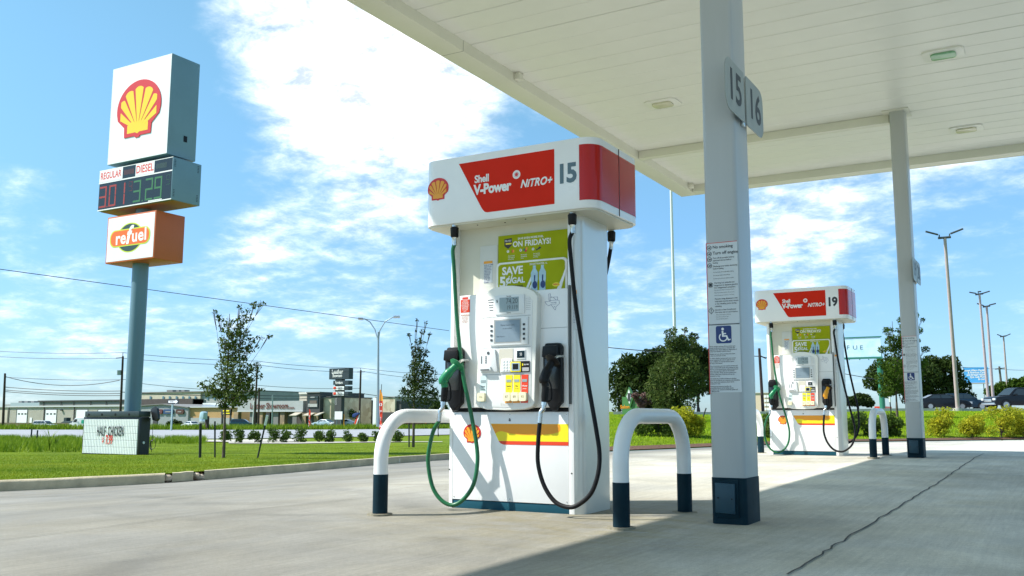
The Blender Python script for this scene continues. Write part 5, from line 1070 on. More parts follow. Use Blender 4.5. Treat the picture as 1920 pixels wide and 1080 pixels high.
# tan yard building
b = Bld('tan_warehouse', 'tan ribbed building with grey lower wall behind the young tree', 400, 802, 215, 12)
b.wall(352.5, 448, 764, MTLT); b.panel(352.5, 448, 783.5, 803, mat('grey_block', (.32, .34, .34), .8, var=.1), 'lower_wall', -.25, th=.2); b.wall(350, 450, 762.3, ROOFM, 'roof', -.5, 12, 764.2); b.wall(352.5, 448, 759, mat('slate_roof', (.30, .36, .42), .6), 'upper_roof', 4, 12, 763)
b = Bld('white_canopy', 'white and green fuel canopy edge behind the young tree crown', 410, 790, 250, 8); b.wall(379, 438, 755.5, WHD, 'canopy_slab', 0, 8, 760.5); b.wall(418, 438, 757.2, mat('green_band', (.01, .30, .10), .5), 'green_band', -.2, -.02, 763)
for p in (384, 432): b.wall(p-.8, p+.8, 760.5, LGW, 'post', 3, 3.4)
b = Bld('brown_menu_sign', 'dark double sign board with yellow lettering under the young tree crown', 424, 800, 190, .5, 'sign')
b.wall(414, 432, 767, CHA, 'board', 0, .4, 778); b.panel(418, 430, 769, 771.5, BYEL, 'yellow_line', -.1, th=.08); b.panel(419, 431, 774, 776, BYEL, 'yellow_line', -.1, th=.08)
for p in (415.5, 431): b.wall(p-1, p+1, 767, CHA, 'post', .05, .35)
# furniture showroom
b = Bld('furniture_showroom', 'low grey furniture showroom with stone piers and a square tower', 520, 799, 200, 22)
b.wall(443, 567, 773, LGW, 'wall', 4.0, 22); LG2 = mat('parapet_grey', (.36, .38, .38), .7, var=.08, vscale=.3)
b.wall(445, 567.5, 752, LG2, 'parapet', 0, 21, 770.5); b.wall(445, 568, 770.5, ROOFM, 'parapet_lip', -.15, 21, 772)
text('wall_lettering', 'Leather Showroom', 1.75, b.X(504), -.12, b.Z(504, 761.5), mat('rust_lettering', (.10, .022, .012), .6), b.t, .025, xs=.95*(b.X(541)-b.X(468.5))/13.2); text('wall_lettering', '.com', .9, b.X(546), -.12, b.Z(546, 764.5), MATS['rust_lettering'], b.t, .02)
for pl, pr, m in ((437, 445, STB), (484, 491, STB), (524, 532, STB)): b.wall(pl, pr, 772.2, m, 'stone_pier', .2, 1.2)
for pl, pr in ((466, 473), (510, 519), (546, 554)): b.wall(pl, pr, 772.2, GRW, 'pier', .4, 1.2)
for pl, pr in ((447, 466), (473, 484), (491, 510), (532, 546), (557, 567)): b.panel(pl, pr, 773, 801, GLASSD, 'window', 3.8)
b.wall(548, 576, 738, BEI, 'tower', 2, 14); b.wall(547.5, 576.5, 735, mat('tower_cap', (.70, .68, .62), .7), 'tower_cap', 1.8, 14.2, 738); b.wall(576, 601, 736, CHA, 'tower', -.3, 14); b.wall(575.8, 601.2, 734.8, GRW, 'tower_cap', -.5, 14.2, 736.5)
q = b.panel(579, 598, 742, 764, mat('poster_dark', (.03, .045, .05), .4), 'wall_poster', -.45); b.panel(580, 597, 757, 763, mat('poster_grey', (.42, .42, .40), .5), 'poster_floor', -.5, q, .04); b.panel(583, 596, 751, 757, mat('poster_sofa', (.14, .11, .09), .5), 'poster_sofa', -.52, q, .04); b.panel(584, 592, 744, 746, LGW, 'poster_word', -.52, q, .04)
for pl, pr, m in ((570, 577, STB), (592.5, 599.5, STB)): b.wall(pl, pr, 774, m, 'stone_pier', -.6, .6)
AWN = mat('awning_canvas', (.42, .38, .30), .8)
for pl, pr in ((554, 567), (579, 593), (600, 607)):
    xa, xb = b.X(pl), b.X(pr); z1, z0 = b.Z(pl, 772), b.Z(pl, 779); MB().prism([(.3, z1), (-2.0, z0), (-1.9, z0-.15), (.3, z1-.2)], xa, xb, 'yz').build('awning', AWN, b.t)
b.wall(600, 615.5, 744.5, STW, 'stone_wall', .8, 14); b.wall(606, 616, 743, CHA, 'wall_cap', .6, 14.2, 745)
b.wall(555, 601, 772.5, DBR, 'lower_wall', .4, 8)
b = Bld('grey_store', 'long grey flat roofed store behind the furniture pylon sign', 660, 799, 215, 22)
b.wall(614, 694, 751.5, GRW); b.wall(694, 703.5, 751.5, CHA, 'wall', .5); b.wall(614, 703.5, 750.8, CHA, 'roof_edge', -.2, 22, 752)
b.panel(614, 692, 778, 800, CHA, 'shop_window', -.15)
for pl, pr in ((616, 624), (680, 690)):
    xa, xb = b.X(pl), b.X(pr); z1, z0 = b.Z(pl, 772.5), b.Z(pl, 779); MB().prism([(0, z1), (-2.0, z0), (-1.9, z0-.15), (0, z1-.2)], xa, xb, 'yz').build('awning', AWN, b.t)
b = Bld('stone_store', 'pale stone faced store with dark corner right of the street lamp', 725, 799, 195, 16)
b.wall(701, 740, 745, STW, 'stone_wall'); b.wall(703, 741, 743.4, LGW, 'roof_edge', -.2, 16, 745.2); b.wall(740, 749, 752, CHA, 'wall', .5); b.wall(716, 746, 773, CHA, 'shop_window', -.3, .4, 792); b.wall(700, 706, 746, WHD, 'white_end', -.2, 3)
b = Bld('cream_apartments', 'cream apartment block with white windows glimpsed left of pump 19', 1412, 776, 260, 14)
b.wall(1396, 1444, 737, mat('cream_wall', (.62, .50, .36), .9)); b.wall(1395, 1445, 735.5, ROOFM, 'roof_edge', -.3, 14, 737.3)
for r_ in range(4):
    for p in (1401, 1408, 1436, 1441): b.panel(p-2, p+2, 741+8*r_, 745.5+8*r_, WHD, 'window', -.2)
b = Bld('red_roof_kiosk', 'small white kiosk with a red roof behind the green post', 1655, 776, 150, 6); b.wall(1643, 1685, 768, WHD); b.wall(1641, 1662, 762, BRED, 'roof', -.3, 6, 768)
# ---------------------------------------------------------------- signs, lamps, poles
def base_thing(name, label, cat, px, py, t, group=None): o = G(px, py, t); return thing(name, label, cat, o, 0, group), o
# furniture pylon sign
b = Bld('furniture_pylon', 'tall dark pylon sign for leather furniture with four stacked panels', 632, 797, 170, 1.2, 'sign'); PYL = mat('pylon_dark', (.02, .035, .045), .5)
b.wall(626, 638.5, 709, CHA, 'post', .1, 1.0)
q = b.wall(615, 652, 690.5, PYL, 'panel', 0, 1.2, 711); text('lettering', 'Leather', 1.05, b.X(630.5), -.03, b.Z(630, 697.3), WT, q, .02, xs=.5*(b.X(644)-b.X(617))/1.55/1.05*.78); text('lettering', 'Showroom', .80, b.X(630.5), -.03, b.Z(630, 704.6), WT, q, .02, xs=.62)
q = b.wall(623, 651.5, 713.5, PYL, 'panel', 0, 1.2, 721.5); text('lettering', 'Furniture', .72, b.X(634), -.03, b.Z(634, 717.5), WT, q, .02, xs=.62)
for t0, w1 in ((724, 'Custom'), (734.3, 'Mattress')):
    q = b.wall(623, 651.5, t0, PYL, 'panel', 0, 1.2, t0+7.6); f = b.panel(623.3, 644, t0+.3, t0+7.3, WHD, 'white_insert', -.06, q, .05); b.panel(624.3, 629, t0+1.2, t0+5.6, BRED, 'red_mark', -.1, q, .03); text('lettering', w1, .40, b.X(636.5), -.12, b.Z(636, t0+2.4), PYL, q, .01, xs=.8); text('lettering', 'Gallery', .40, b.X(636.5), -.12, b.Z(636, t0+5.4), PYL, q, .01, xs=.8)
me = text('number', '3009', .7, 0, 0, 0, LGW, b.t, .0); me.rotation_euler = (0, pi/2, 0); me.location = (b.X(628.5), .06, b.Z(628, 752))
def board(name, label, cat, px, t, l, r, top, bot, m, posts, pm, th=.08):
    b = Bld(name, label, px, 798, t, th, cat)
    q = b.wall(l, r, top, m, 'face', 0, th, bot)
    for p in posts: b.wall(p-.4, p+.4, top+1, pm, 'post', th, th+.1)
    return b, q
board('white_board', 'blank white roadside board on two posts below the furniture pylon', 'sign', 634, 150, 627.5, 641.5, 771.5, 786.5, WHD, (631, 638.5), GREYT)
b, q = board('arrow_sign', 'black one way arrow sign on a pale green post', 'road sign', 321, 98, 313, 333, 748.8, 757.5, DARKT, (), POLE)
b.wall(320.2, 322.2, 757.5, mat('pale_green_post', (.28, .40, .40), .5), 'post', .02, .12); y = -.012
MB().prism([(b.X(314.5), b.Z(323, 751.2)), (b.X(314.5), b.Z(323, 755.2)), (b.X(328), b.Z(323, 755.2)), (b.X(328), b.Z(323, 757)), (b.X(332.4), b.Z(323, 753.2)), (b.X(328), b.Z(323, 749.3)), (b.X(328), b.Z(323, 751.2))], y, -.001).build('arrow', WT, q, smooth=False); text('lettering', 'ONE WAY', .16, b.X(321), y-.004, b.Z(321, 753.2), DARKT, q, .02, xs=.75)
def tube_px(b, pts, r, name, m, parent=None, seg=8): return MB().tube([P(px, py, t)-b for px, py, t in pts], r, seg).build(name, m, parent, ang=60)
# street lamp
LP_ = mat('galvanised_pole', (.30, .38, .40), .4, metal=.3)
t_, o = base_thing('street_lamp', 'tall double armed street lamp on the far side of the left road', 'street lamp', 709, 799, 110)
tube_px(o, [(708.5, 799.5, 110), (709, 720, 110), (709.5, 622, 110)], [.17, .14, .11], 'pole', LP_, t_)
tube_px(o, [(709.5, 640, 110), (712, 620, 110), (722, 603, 110), (735, 595.5, 110), (741, 594.5, 110)], .07, 'arm', LP_, t_); tube_px(o, [(709, 640, 110), (703, 618, 110.8), (694, 604, 111), (684, 598, 111), (678, 598, 111)], .07, 'arm', LP_, t_)
for a, c in (((738, 594.2), (750, 594)), ((681, 598), (672, 597.5))): tube_px(o, [(*a, 110), (*c, 110)], .16, 'lamp_head', CHROME, t_)
def pole_thing(name, label, cat, b_, top, t, r0, r1, m, group=None): 
    th_, o = base_thing(name, label, cat, b_[0], b_[1], t, group); tube_px(o, [(*b_, t), (*top, t)], [r0, r1], 'pole', m, th_); return th_, o
g = 'timber utility poles across the left road'
t1, o1 = pole_thing('utility_pole', 'timber utility pole at the far left edge', 'utility pole', (5, 809), (9.5, 700), 150, .22, .16, WOOD, g)
t2, o2 = pole_thing('utility_pole', 'timber utility pole with a transformer left of the tall price sign', 'utility pole', (224.5, 805), (230.5, 668), 145, .20, .15, WOOD, g)
tube_px(o2, [(223.5, 703, 145), (223.7, 694, 145)], .35, 'transformer', LP_, t2, 12); tube_px(o2, [(217.5, 671.5, 145), (231, 670.5, 145)], .07, 'cross_arm', WOOD, t2); tube_px(o2, [(230.3, 668, 145), (230.4, 661, 145)], .05, 'top_pin', WOOD, t2)
t3, o3 = pole_thing('utility_pole', 'timber utility pole at the right edge of the slender young tree', 'utility pole', (477, 802), (482.5, 684), 150, .18, .13, WOOD, g); tube_px(o3, [(475, 685, 150), (489, 685, 150)], .06, 'cross_arm', WOOD, t3)
t4, o4 = pole_thing('utility_pole', 'timber utility pole right of the furniture pylon', 'utility pole', (673.5, 799), (676.5, 694), 165, .20, .15, WOOD, g); tube_px(o4, [(669.5, 697.5, 165), (684.5, 697, 165)], .06, 'cross_arm', WOOD, t4); tube_px(o4, [(676.5, 694, 165), (676, 690, 165)], .04, 'top_pin', WOOD, t4)
pole_thing('utility_pole', 'short dark post beside the timber pole right of the young tree', 'utility pole', (484.5, 800), (486, 727), 130, .14, .12, WOOD, g)
pole_thing('metal_post', 'plain pale metal post in front of the furniture showroom', 'post', (510, 799), (511, 741), 135, .10, .08, LP_)
t5, o5 = pole_thing('metal_post', 'white flag post left of the showroom entrance', 'post', (474, 796), (476.5, 752), 150, .09, .07, WHD)
t6, o6 = pole_thing('utility_pole', 'leaning timber utility pole between the nearest column and pump 19', 'utility pole', (1431, 776), (1423.5, 653), 80, .14, .11, WOOD); tube_px(o6, [(1425, 667, 80), (1436, 672, 80)], .05, 'bracket', WOOD, t6)
t7, o7 = pole_thing('utility_pole', 'grey timber utility pole right of the blue billboard', 'utility pole', (1880, 745), (1873.5, 687), 170, .22, .17, mat('grey_timber', (.13, .12, .11), .8), None); tube_px(o7, [(1866, 692, 170), (1884, 690, 170)], .10, 'cross_arm', MATS['grey_timber'], t7)
t8, o8 = pole_thing('flag_pole', 'tall bare white flagpole rising behind the drooping tree', 'flagpole', (1269, 775), (1257.8, 340), 62, .13, .085, mat('white_pole', (.72, .74, .75), .3))
LPM = mat('lamp_pole_tan', (.42, .34, .32), .5, var=.1); HDM = mat('lamp_head_slate', (.06, .075, .08), .5)
def lot_lamp(label, b_, top, t, r, sp, heads):
    th_, o = pole_thing('parking_lot_lamp', label, 'light pole', b_, top, t, r*1.15, r*.85, LPM, 'parking lot light poles beyond the right bank')
    x, y = top; tube_px(o, [(x-sp*.34, y+.5, t), (x+sp*.30, y-1.5, t)], r*.7, 'cross_bar', HDM, th_)
    for (dx, dy, ex, ey) in heads:
        hd = tube_px(o, [(x+dx, y+dy, t), (x+ex, y+ey, t)], r*.55, 'lamp_head', HDM, th_)
        tube_px(o, [(x+dx*.8, y+dy, t), (x+dx*.8, y+.5, t)], r*.35, 'stem', HDM, th_)
lot_lamp('tallest light pole with two pale lamp heads', (1796, 768), (1771.5, 446), 62, .115, 36, ((-13, -6, -36, -12), (11, -8, 34, -17)))
lot_lamp('light pole with a camera box, leftmost of the close pair', (1854, 760), (1836.5, 552), 92, .12, 22, ((-7, -2, -19, -4), (6, -2, 19, -6), (-3, -5, 3, -5.5)))
lot_lamp('slightly lower light pole, right one of the close pair', (1863, 760), (1850, 575), 100, .13, 20, ((-6, -2, -18, -6), (5, -3, 17, -6)))
lot_lamp('short distant light pole near the right picture edge', (1890, 745), (1881.5, 631), 140, .13, 18, ((-4, -1, -12, -4), (4, -1, 13, -5)))
th_, o = base_thing('pole_foot', 'round concrete foot under the tallest light pole', 'pole base', 1795, 768, 62); MB().tube([(0, 0, -.1), (0, 0, .22)], .30, 16).build('concrete_foot', BARR, th_)
# wires
wires = [((-12, 503, 40), (842, 620, 62), 0, 'long dark overhead wire crossing from the left edge behind the price sign', .017)]
for (a, c, lab) in (((-20, 657.5, 150), (230, 661, 145), 'top thin wire from the left edge to the transformer pole'), ((230, 661, 145), (482, 677, 150), 'top thin wire from the transformer pole to the tree pole'), ((482, 677, 150), (676, 690, 165), 'top thin wire from the tree pole to the pole by the furniture pylon'), ((676, 690, 165), (850, 702, 180), 'top thin wire running right from the pole by the furniture pylon'),
                    ((-20, 667.5, 150), (218, 671.5, 145), 'second wire from the left edge to the transformer pole'), ((231, 671.5, 145), (489, 685, 150), 'second wire from the transformer pole to the tree pole'), ((489, 685, 150), (669.5, 697.5, 165), 'second wire from the tree pole to the pole by the furniture pylon'), ((684.5, 697, 165), (850, 713, 180), 'second wire running right from the pole by the furniture pylon'),
                    ((9.4, 706, 150), (224, 713, 145), 'sagging cable between the two left timber poles'), ((9.2, 707, 150), (240, 711.5, 145), 'thin middle wire between the two left timber poles'), ((7, 725.5, 150), (226.5, 733, 145), 'thick lower cable between the two left timber poles'), ((7, 731, 150), (226.5, 737.5, 145), 'second lower cable between the two left timber poles'), ((7, 734, 150), (226.3, 741.5, 145), 'lowest cable between the two left timber poles'),
                    ((240, 716, 145), (479, 735, 150), 'low wire from the transformer pole to the tree pole'), ((228, 735, 145), (476, 741, 150), 'lower cable from the transformer pole to the tree pole'), ((479, 722, 150), (675, 728, 165), 'thin mid height wire right of the tree pole'), ((479, 741, 150), (674.5, 737.5, 165), 'lower cable between the tree pole and the pole by the pylon'), ((479, 747, 150), (674.5, 742, 165), 'lowest cable between the tree pole and the pole by the pylon'), ((676, 737.5, 165), (850, 752, 170), 'lower cable running right from the pole by the furniture pylon'),
                    ((1140, 651.5, 80), (1424, 668, 80), 'thin wire between the nearest pump and the leaning pole'), ((1425, 668, 80), (1700, 720, 100), 'thin wire running right from the leaning pole'), ((1640, 672, 160), (1873, 692, 170), 'thin wire running left from the grey timber pole'), ((1873, 692, 170), (1990, 690, 180), 'thin wire running right from the grey timber pole')):
    sag = 13 if 'sagging' in lab else 3; wires.append((a, c, sag, lab, .055 if 'cable' in lab else .036))
for a, c, sag, lab, r in wires:
    o = P(*a); n = 14; pts = []
    for i in range(n+1):
        u = i/n; q = P(lerp(a[0], c[0], u), lerp(a[1], c[1], u)+sag*4*u*(1-u), 1/lerp(1/a[2], 1/c[2], u)); pts.append(q-o)
    w = MB().tube(pts, r, 5).build('overhead_wire', WIRE, None, o); tag(w, lab, 'wire', 'overhead wires')
# feather flags
def flag(label, b_, top, w, t, m, words=None, mt=None):
    th_, o = base_thing('feather_flag', label, 'flag', b_[0], b_[1], t, 'upright feather flags along the road'); s = t/FPX; h = (b_[1]-top[1])*s*.93; W_ = w*s
    tube_px(o, [(*b_, t), (*top, t)], .03, 'pole', WIRE, th_)
    prof = [(0, .05*h), (W_, .10*h), (W_*1.1, .8*h), (W_*.95, .92*h), (W_*.6, .99*h), (0, h)]
    n = 14; vs = []; fs = []
    for i in range(n+1):
        z = h*(.06+.94*i/n); wd = W_*(1.0 if i < n-3 else (1, .92, .7, .25)[i-(n-3)]); 
        for j in range(5): u = j/4; vs.append((-.1*W_+u*wd, .10*W_*sin(u*4+z*1.5)+0.02, z))
    for i in range(n):
        for j in range(4): a = i*5+j; fs.append((a, a+1, a+6, a+5))
    f = MB().add(vs, fs).build('cloth', m, th_); sol = None
    if words:
        for k, ch in enumerate(words): text('letter', ch, W_*1.15, W_*.42, -.16*W_, h*(.64-.165*k), WT, f, .03)
    if mt: MB().add([(v[0], v[1]-.015, v[2]) for v in vs[50:]], [(a-50, a-49, a-44, a-45) for a in range(50, 70) if a % 5 != 4]).build('yellow_top', mt, f)
flag('red and yellow OPEN feather flag beside the street lamp', (711, 806), (715.5, 720.5), 7.0, 92, BRED, 'OPEN', ORG)
flag('red feather flag in front of the showroom tower', (578, 800), (579.5, 759), 5.0, 120, BRED, 'SALE')
flag('thin faded red feather flag right of the white board', (643.5, 790), (645, 762), 3.2, 150, ORG)
th_, o = base_thing('hanging_flag', 'drooping blue, red and white flag on a slanted stick', 'flag', 662, 796, 150); s = 150/FPX
tube_px(o, [(674, 798, 150), (674, 770, 150)], .04, 'stick', WHD, th_)
MB().add([(-.0*s, 0, 2*s), (4*s, 0, 2*s), (13*s, .1, 25*s), (9*s, .1, 26*s)], [(0, 1, 2, 3)]).build('red_stripe', BRED, th_); MB().add([(4*s, 0, 2*s), (6*s, 0, 3*s), (15*s, .1, 24*s), (13*s, .1, 25*s)], [(0, 1, 2, 3)]).build('white_stripe', WHD, th_)
MB().prism([(-2*s, 21*s), (3*s, 19*s), (6*s, 21*s), (14*s, 26*s), (12*s, 29*s), (5*s, 28*s), (-1*s, 26*s)], -.1, .25).build('blue_field', ICON, th_, bev=.05)
# meter post and box near the lawn
th_, o = base_thing('meter_post', 'black post with a pale blue hooded meter on the lawn', 'post', 375, 860, 24.6); tube_px(o, [(375, 860, 24.6), (376, 793, 24.6)], .035, 'post', STK, th_); PB = mat('pale_blue_enamel', (.36, .52, .60), .35)
MB().prism([(-.06, 1.0), (.10, 1.0), (.11, 1.16), (.04, 1.20), (-.03, 1.17)][::-1], -.05, .09).build('hood', PB, th_, bev=.012); MB().box(-.03, .06, -.055, .05, .86, .999).build('meter', CHROME, th_, bev=.004)
th_, o = base_thing('service_post', 'brown timber post with a grey electric box beyond the meter post', 'post', 386, 801, 110); b_ = G(386, 801, 110); s = 110/FPX
MB().box(-3*s, 3*s, 0, .3, 0, 26*s).build('post', WOOD, th_); MB().box(-5*s, 3.5*s, -.35, -.01, 19*s, 35*s).build('electric_box', mat('box_blue_grey', (.12, .18, .20), .4), th_, bev=.03)
th_, o = base_thing('cable_reel', 'thin hoop of cable standing on the grass right of the letter board', 'cable loop', 284, 849, 31)
hp_ = [(0+.12*cos(radians(a)), .05, .28+.16*sin(radians(a))) for a in range(0, 361, 15)]; MB().tube(hp_, .008, 5).build('loop', STK, th_); MB().tube([(-.06, .05, 0), (-.06, .05, .85)], .008, 5).build('wand', STK, th_); MB().tube([(-.06+.08*cos(radians(a)), .04, .24+.15*sin(radians(a))) for a in range(60, 290, 15)], .02, 6).build('coil', STK, th_)
for i, (px, lab) in enumerate(((57, 'thin dark post standing in the tall weeds at the left'), (68, 'shorter dark post right of the first one in the weeds'))):
    th_, o = base_thing('marker_post', lab, 'post', px, 836, 46); MB().tube([(0, 0, 0), (.02, 0, .62-.05*i)], .035, 6).build('post', NAVY, th_)
# small green sign right
b = Bld('monument_sign', 'small green roadside sign with a diamond shaped top', 1184, 790, 60, .3, 'sign'); GS = mat('sign_green', (.06, .20, .05), .5)
b.wall(1167, 1200, 744, GS, 'panel', 0, .3); MB().prism([(b.X(1174.5), b.Z(1180, 742)), (b.X(1181), b.Z(1180, 725.5)), (b.X(1190), b.Z(1180, 743)), (b.X(1183), b.Z(1180, 764))][::-1], -.12, .12).build('diamond', GS, b.t)
MB().prism([(b.X(1177), b.Z(1180, 743)), (b.X(1181.5), b.Z(1180, 730)), (b.X(1186), b.Z(1180, 745)), (b.X(1182), b.Z(1180, 758))][::-1], -.14, -.121).build('white_diamond', WT, b.t); MB().box(b.X(1179), b.X(1184), -.16, -.141, b.Z(1181, 752), b.Z(1181, 737)).build('dark_mark', CHA, b.t); text('lettering', 'Salon', .30, b.X(1172), -.02, b.Z(1172, 763), ORG, b.t, .02)
# glass panel sign on a green frame
b = Bld('frame_sign', 'translucent pale blue panel sign on a green frame beside pump 19', 1655, 776, 75, .3, 'sign'); GF = mat('frame_green', (.02, .16, .11), .45); PAN = mat('pale_glass_panel', (.40, .62, .72), .3, var=.35, vscale=1.6, col2=(.60, .76, .82))
b.wall(1570, 1658, 633, PAN, 'panel', .05, .12, 670); b.wall(1568, 1660, 631.3, GF, 'top_rail', 0, .2, 633.2); b.wall(1568, 1660, 669.5, GF, 'bottom_rail', 0, .2, 673); MB().tube([(b.X(1655), .3, -1), (b.X(1653), .3, b.Z(1653, 660))], .22, 14).build('green_post', mat('post_green', (.02, .17, .09), .5), b.t)
for p in (1575, 1597, 1617, 1634, 1650): b.wall(p-.8, p+.8, 673, GF, 'bracket', .02, .1, 675)
for ch, p in (('F', 1596), ('U', 1609), ('E', 1621)): text('letter', ch, .50, b.X(p), .03, b.Z(p, 651.5), mat('letter_teal', (.06, .16, .20), .5), b.t, -.012, xs=1.1)
# blue billboard
b = Bld('blue_billboard', 'bright blue billboard with white lines of text behind the lamp poles', 1837, 760, 190, 1, 'billboard'); BB = mat('billboard_blue', (.04, .27, .62), .4, var=.3, vscale=.3, col2=(.10, .40, .75))
q = b.wall(1812, 1858.5, 688.5, BB, 'face', 0, .5, 717.5); b.wall(1812, 1858.5, 717.5, LGW, 'catwalk', -.4, .8, 719.5)
for p in (1825, 1848): b.wall(p-.7, p+.7, 719.5, GRW, 'post', .2, .6)
for i, (l0, tx_) in enumerate(((1830, 'Except Hilton Health,'), (1836, '& Premium Care,'), (1834, 'and Breast Health,'), (1842, 'Eye, Get More,'), (1846, '& more'))): text('billboard_words', tx_, .55, b.X(1854), -.03, b.Z(1850, 694+4.2*i), WT, q, .02, 'RIGHT', xs=.85)

# ---------------------------------------------------------------- vehicles
def car(label, px, py, t, kind, paint, head, group=None, cat='car', two=None, z=None):
    """head: heading angle of the nose in the ground plane"""
    o = G(px, py, t); 
    if z is not None: o.z = z
    th_ = thing('parked_car' if kind != 'pickup' else 'pickup_truck', label, cat, o, head, group)
    L, Wd = {'sedan': (4.7, 1.82), 'suv': (4.6, 1.86), 'pickup': (5.8, 2.0), 'van': (5.4, 2.0)}[kind]; hw = Wd/2
    if kind == 'sedan':
        body = [(-2.35, .35), (-2.33, .85), (-2.2, 1.0), (-1.55, 1.05), (1.0, .98), (1.9, .86), (2.3, .68), (2.35, .38), (2.2, .22), (-2.2, .22)]; roof = [(-1.75, 1.02), (-1.05, 1.42), (-.2, 1.47), (.35, 1.42), (1.15, .97)]; wl = [(-1.35, .32), (1.45, .32)]; wr = .33
    elif kind == 'suv':
        body = [(-2.3, .4), (-2.3, 1.0), (-2.2, 1.12), (.9, 1.08), (1.8, .98), (2.22, .80), (2.3, .42), (2.15, .28), (-2.15, .28)]; roof = [(-2.2, 1.1), (-1.95, 1.62), (-1.6, 1.70), (.0, 1.70), (.35, 1.62), (1.05, 1.07)]; wl = [(-1.35, .36), (1.4, .36)]; wr = .37
    elif kind == 'van':
        body = [(-2.7, .4), (-2.7, 2.2), (-2.5, 2.35), (.8, 2.35), (1.3, 2.2), (2.0, 1.3), (2.6, 1.15), (2.7, .95), (2.7, .4), (2.5, .3), (-2.5, .3)]; roof = [(.9, 1.35), (1.0, 2.0), (1.32, 2.05), (1.85, 1.35)]; wl = [(-1.6, .36), (1.8, .36)]; wr = .37
    else:
        body = [(-2.9, .55), (-2.9, 1.12), (-2.85, 1.18), (-.75, 1.18), (.95, 1.22), (1.1, 1.25), (2.45, 1.16), (2.85, 1.02), (2.9, .6), (2.75, .42), (-2.7, .42)]; roof = [(-.9, 1.18), (-.75, 1.86), (-.4, 1.93), (.45, 1.93), (.75, 1.86), (1.45, 1.22)]; wl = [(-1.85, .42), (1.9, .42)]; wr = .43
    # loft the side outline across the width with tumblehome
    def loft(poly, ws, name, m, parent, bev=.0):
        b = MB(); n = len(poly); vs = []
        for (f, sc) in ws:
            zc = min(p[1] for p in poly)
            for (u, v) in poly: vs.append((u*(1-(1-sc)*.12), f, zc+(v-zc)*1.0 if sc > .99 else zc+(v-zc)*(.97+.03*sc)))
        fs = []
        for k in range(len(ws)-1):
            for i in range(n): fs.append((k*n+i, k*n+(i+1) % n, (k+1)*n+(i+1) % n, (k+1)*n+i))
        tri = tessellate_polygon([[Vector((u, v, 0)) for u, v in poly]]); fs += [tuple(t_) for t_ in tri]+[tuple(i+(len(ws)-1)*n for i in reversed(t_)) for t_ in tri]
        return b.add(vs, fs).build(name, m, parent, ang=50, bev=bev)
    bd = loft(body, [(-hw, .6), (-hw*.93, 1), (hw*.93, 1), (hw, .6)], 'body', paint, th_, .03)
    if kind != 'van':
        gh = MB(); n = len(roof); vs = []
        for f, s_ in ((-1, 0), (1, 0)):
            for (u, v) in roof: k = (v-roof[0][1])/(max(p[1] for p in roof)-roof[0][1]); vs.append((u, f*(hw*.90-.17*max(0, k)), v))
        fs = [(i, (i+1) % n, (i+1) % n+n, i+n) for i in range(n)]; tri = tessellate_polygon([[Vector((u, v, 0)) for u, v in roof]]); fs += [tuple(t_) for t_ in tri]+[tuple(i+n for i in reversed(t_)) for t_ in tri]
        gh.add(vs, fs).build('cabin', paint, th_, bev=.03)
        zr = max(p[1] for p in roof); zb = roof[0][1]
        def side_glass(u0, u1, u2, u3, lo, hi, name):
            for f in (-1, 1):
                q = []
                for u, v in ((u0, lo), (u1, lo), (u2, hi), (u3, hi)): k = (v-zb)/(zr-zb); q.append((u, f*(hw*.90-.17*k+.012), v))
                MB().add(q, [(0, 1, 2, 3)]).build(name, GLASSD, th_, smooth=False)
        if kind == 'sedan': side_glass(-1.45, -.38, -.38, -.98, 1.06, 1.36, 'window'); side_glass(-.32, .88, .30, -.32, 1.06, 1.38, 'window')
        elif kind == 'suv': side_glass(-2.0, -1.2, -1.2, -1.85, 1.18, 1.58, 'window'); side_glass(-1.14, -.32, -.32, -1.14, 1.16, 1.60, 'window'); side_glass(-.26, .78, .22, -.26, 1.16, 1.60, 'window')
        else: side_glass(-.82, -.05, -.05, -.68, 1.28, 1.80, 'window'); side_glass(.02, 1.22, .62, .02, 1.28, 1.82, 'window')
        a, c = roof[-2], roof[-1]; MB().add([(a[0]+.02, -hw*.70, a[1]-.03), (a[0]+.02, hw*.70, a[1]-.03), (c[0]-.04, hw*.82, c[1]+.06), (c[0]-.04, -hw*.82, c[1]+.06)], [(0, 1, 2, 3)]).build('windscreen', GLASSD, th_, (.03, 0, .015))
        a, c = roof[1], roof[0]; MB().add([(a[0], -hw*.68, a[1]-.03), (a[0], hw*.68, a[1]-.03), (c[0]+.06, hw*.80, c[1]+.06), (c[0]+.06, -hw*.80, c[1]+.06)], [(0, 1, 2, 3)]).build('rear_window', GLASSD, th_, (-.03, 0, .015))
    else:
        for f in (-1, 1): MB().add([(.75, f*(hw+.01), 1.4), (1.75, f*(hw+.01), 1.4), (1.3, f*(hw+.01), 2.0), (.75, f*(hw+.01), 2.0)], [(0, 1, 2, 3)]).build('window', GLASSD, th_)
        for f in (-1, 1): MB().prism(rrect(-1.6, -.2, 1.15, 1.85, .2), f*(hw+.004)-.004, f*(hw+.004)+.004).build('green_logo', mat('van_green', (.01, .35, .22), .5), th_)
    for (u, v) in wl:
        for f in (-1, 1):
            w = MB().tube([(u, f*(hw-.20), wr), (u, f*(hw+.012), wr)], wr, 20).build('wheel', TYRE, th_, ang=50); MB().tube([(u, f*(hw+.005), wr), (u, f*(hw+.022), wr)], wr*.64, 16).build('rim', RIM, w)
            MB().prism(ell(u, wr, wr*1.16, wr*1.16, 18), f*(hw-.01)-.014, f*(hw-.01)+.012).build('wheel_arch', BLACK, th_)
    e = max(p[0] for p in body); hz = {'sedan': .66, 'suv': .82, 'pickup': .92, 'van': .95}[kind]; LH = mat('headlight_glass', (.75, .76, .74), .15, metal=.3)
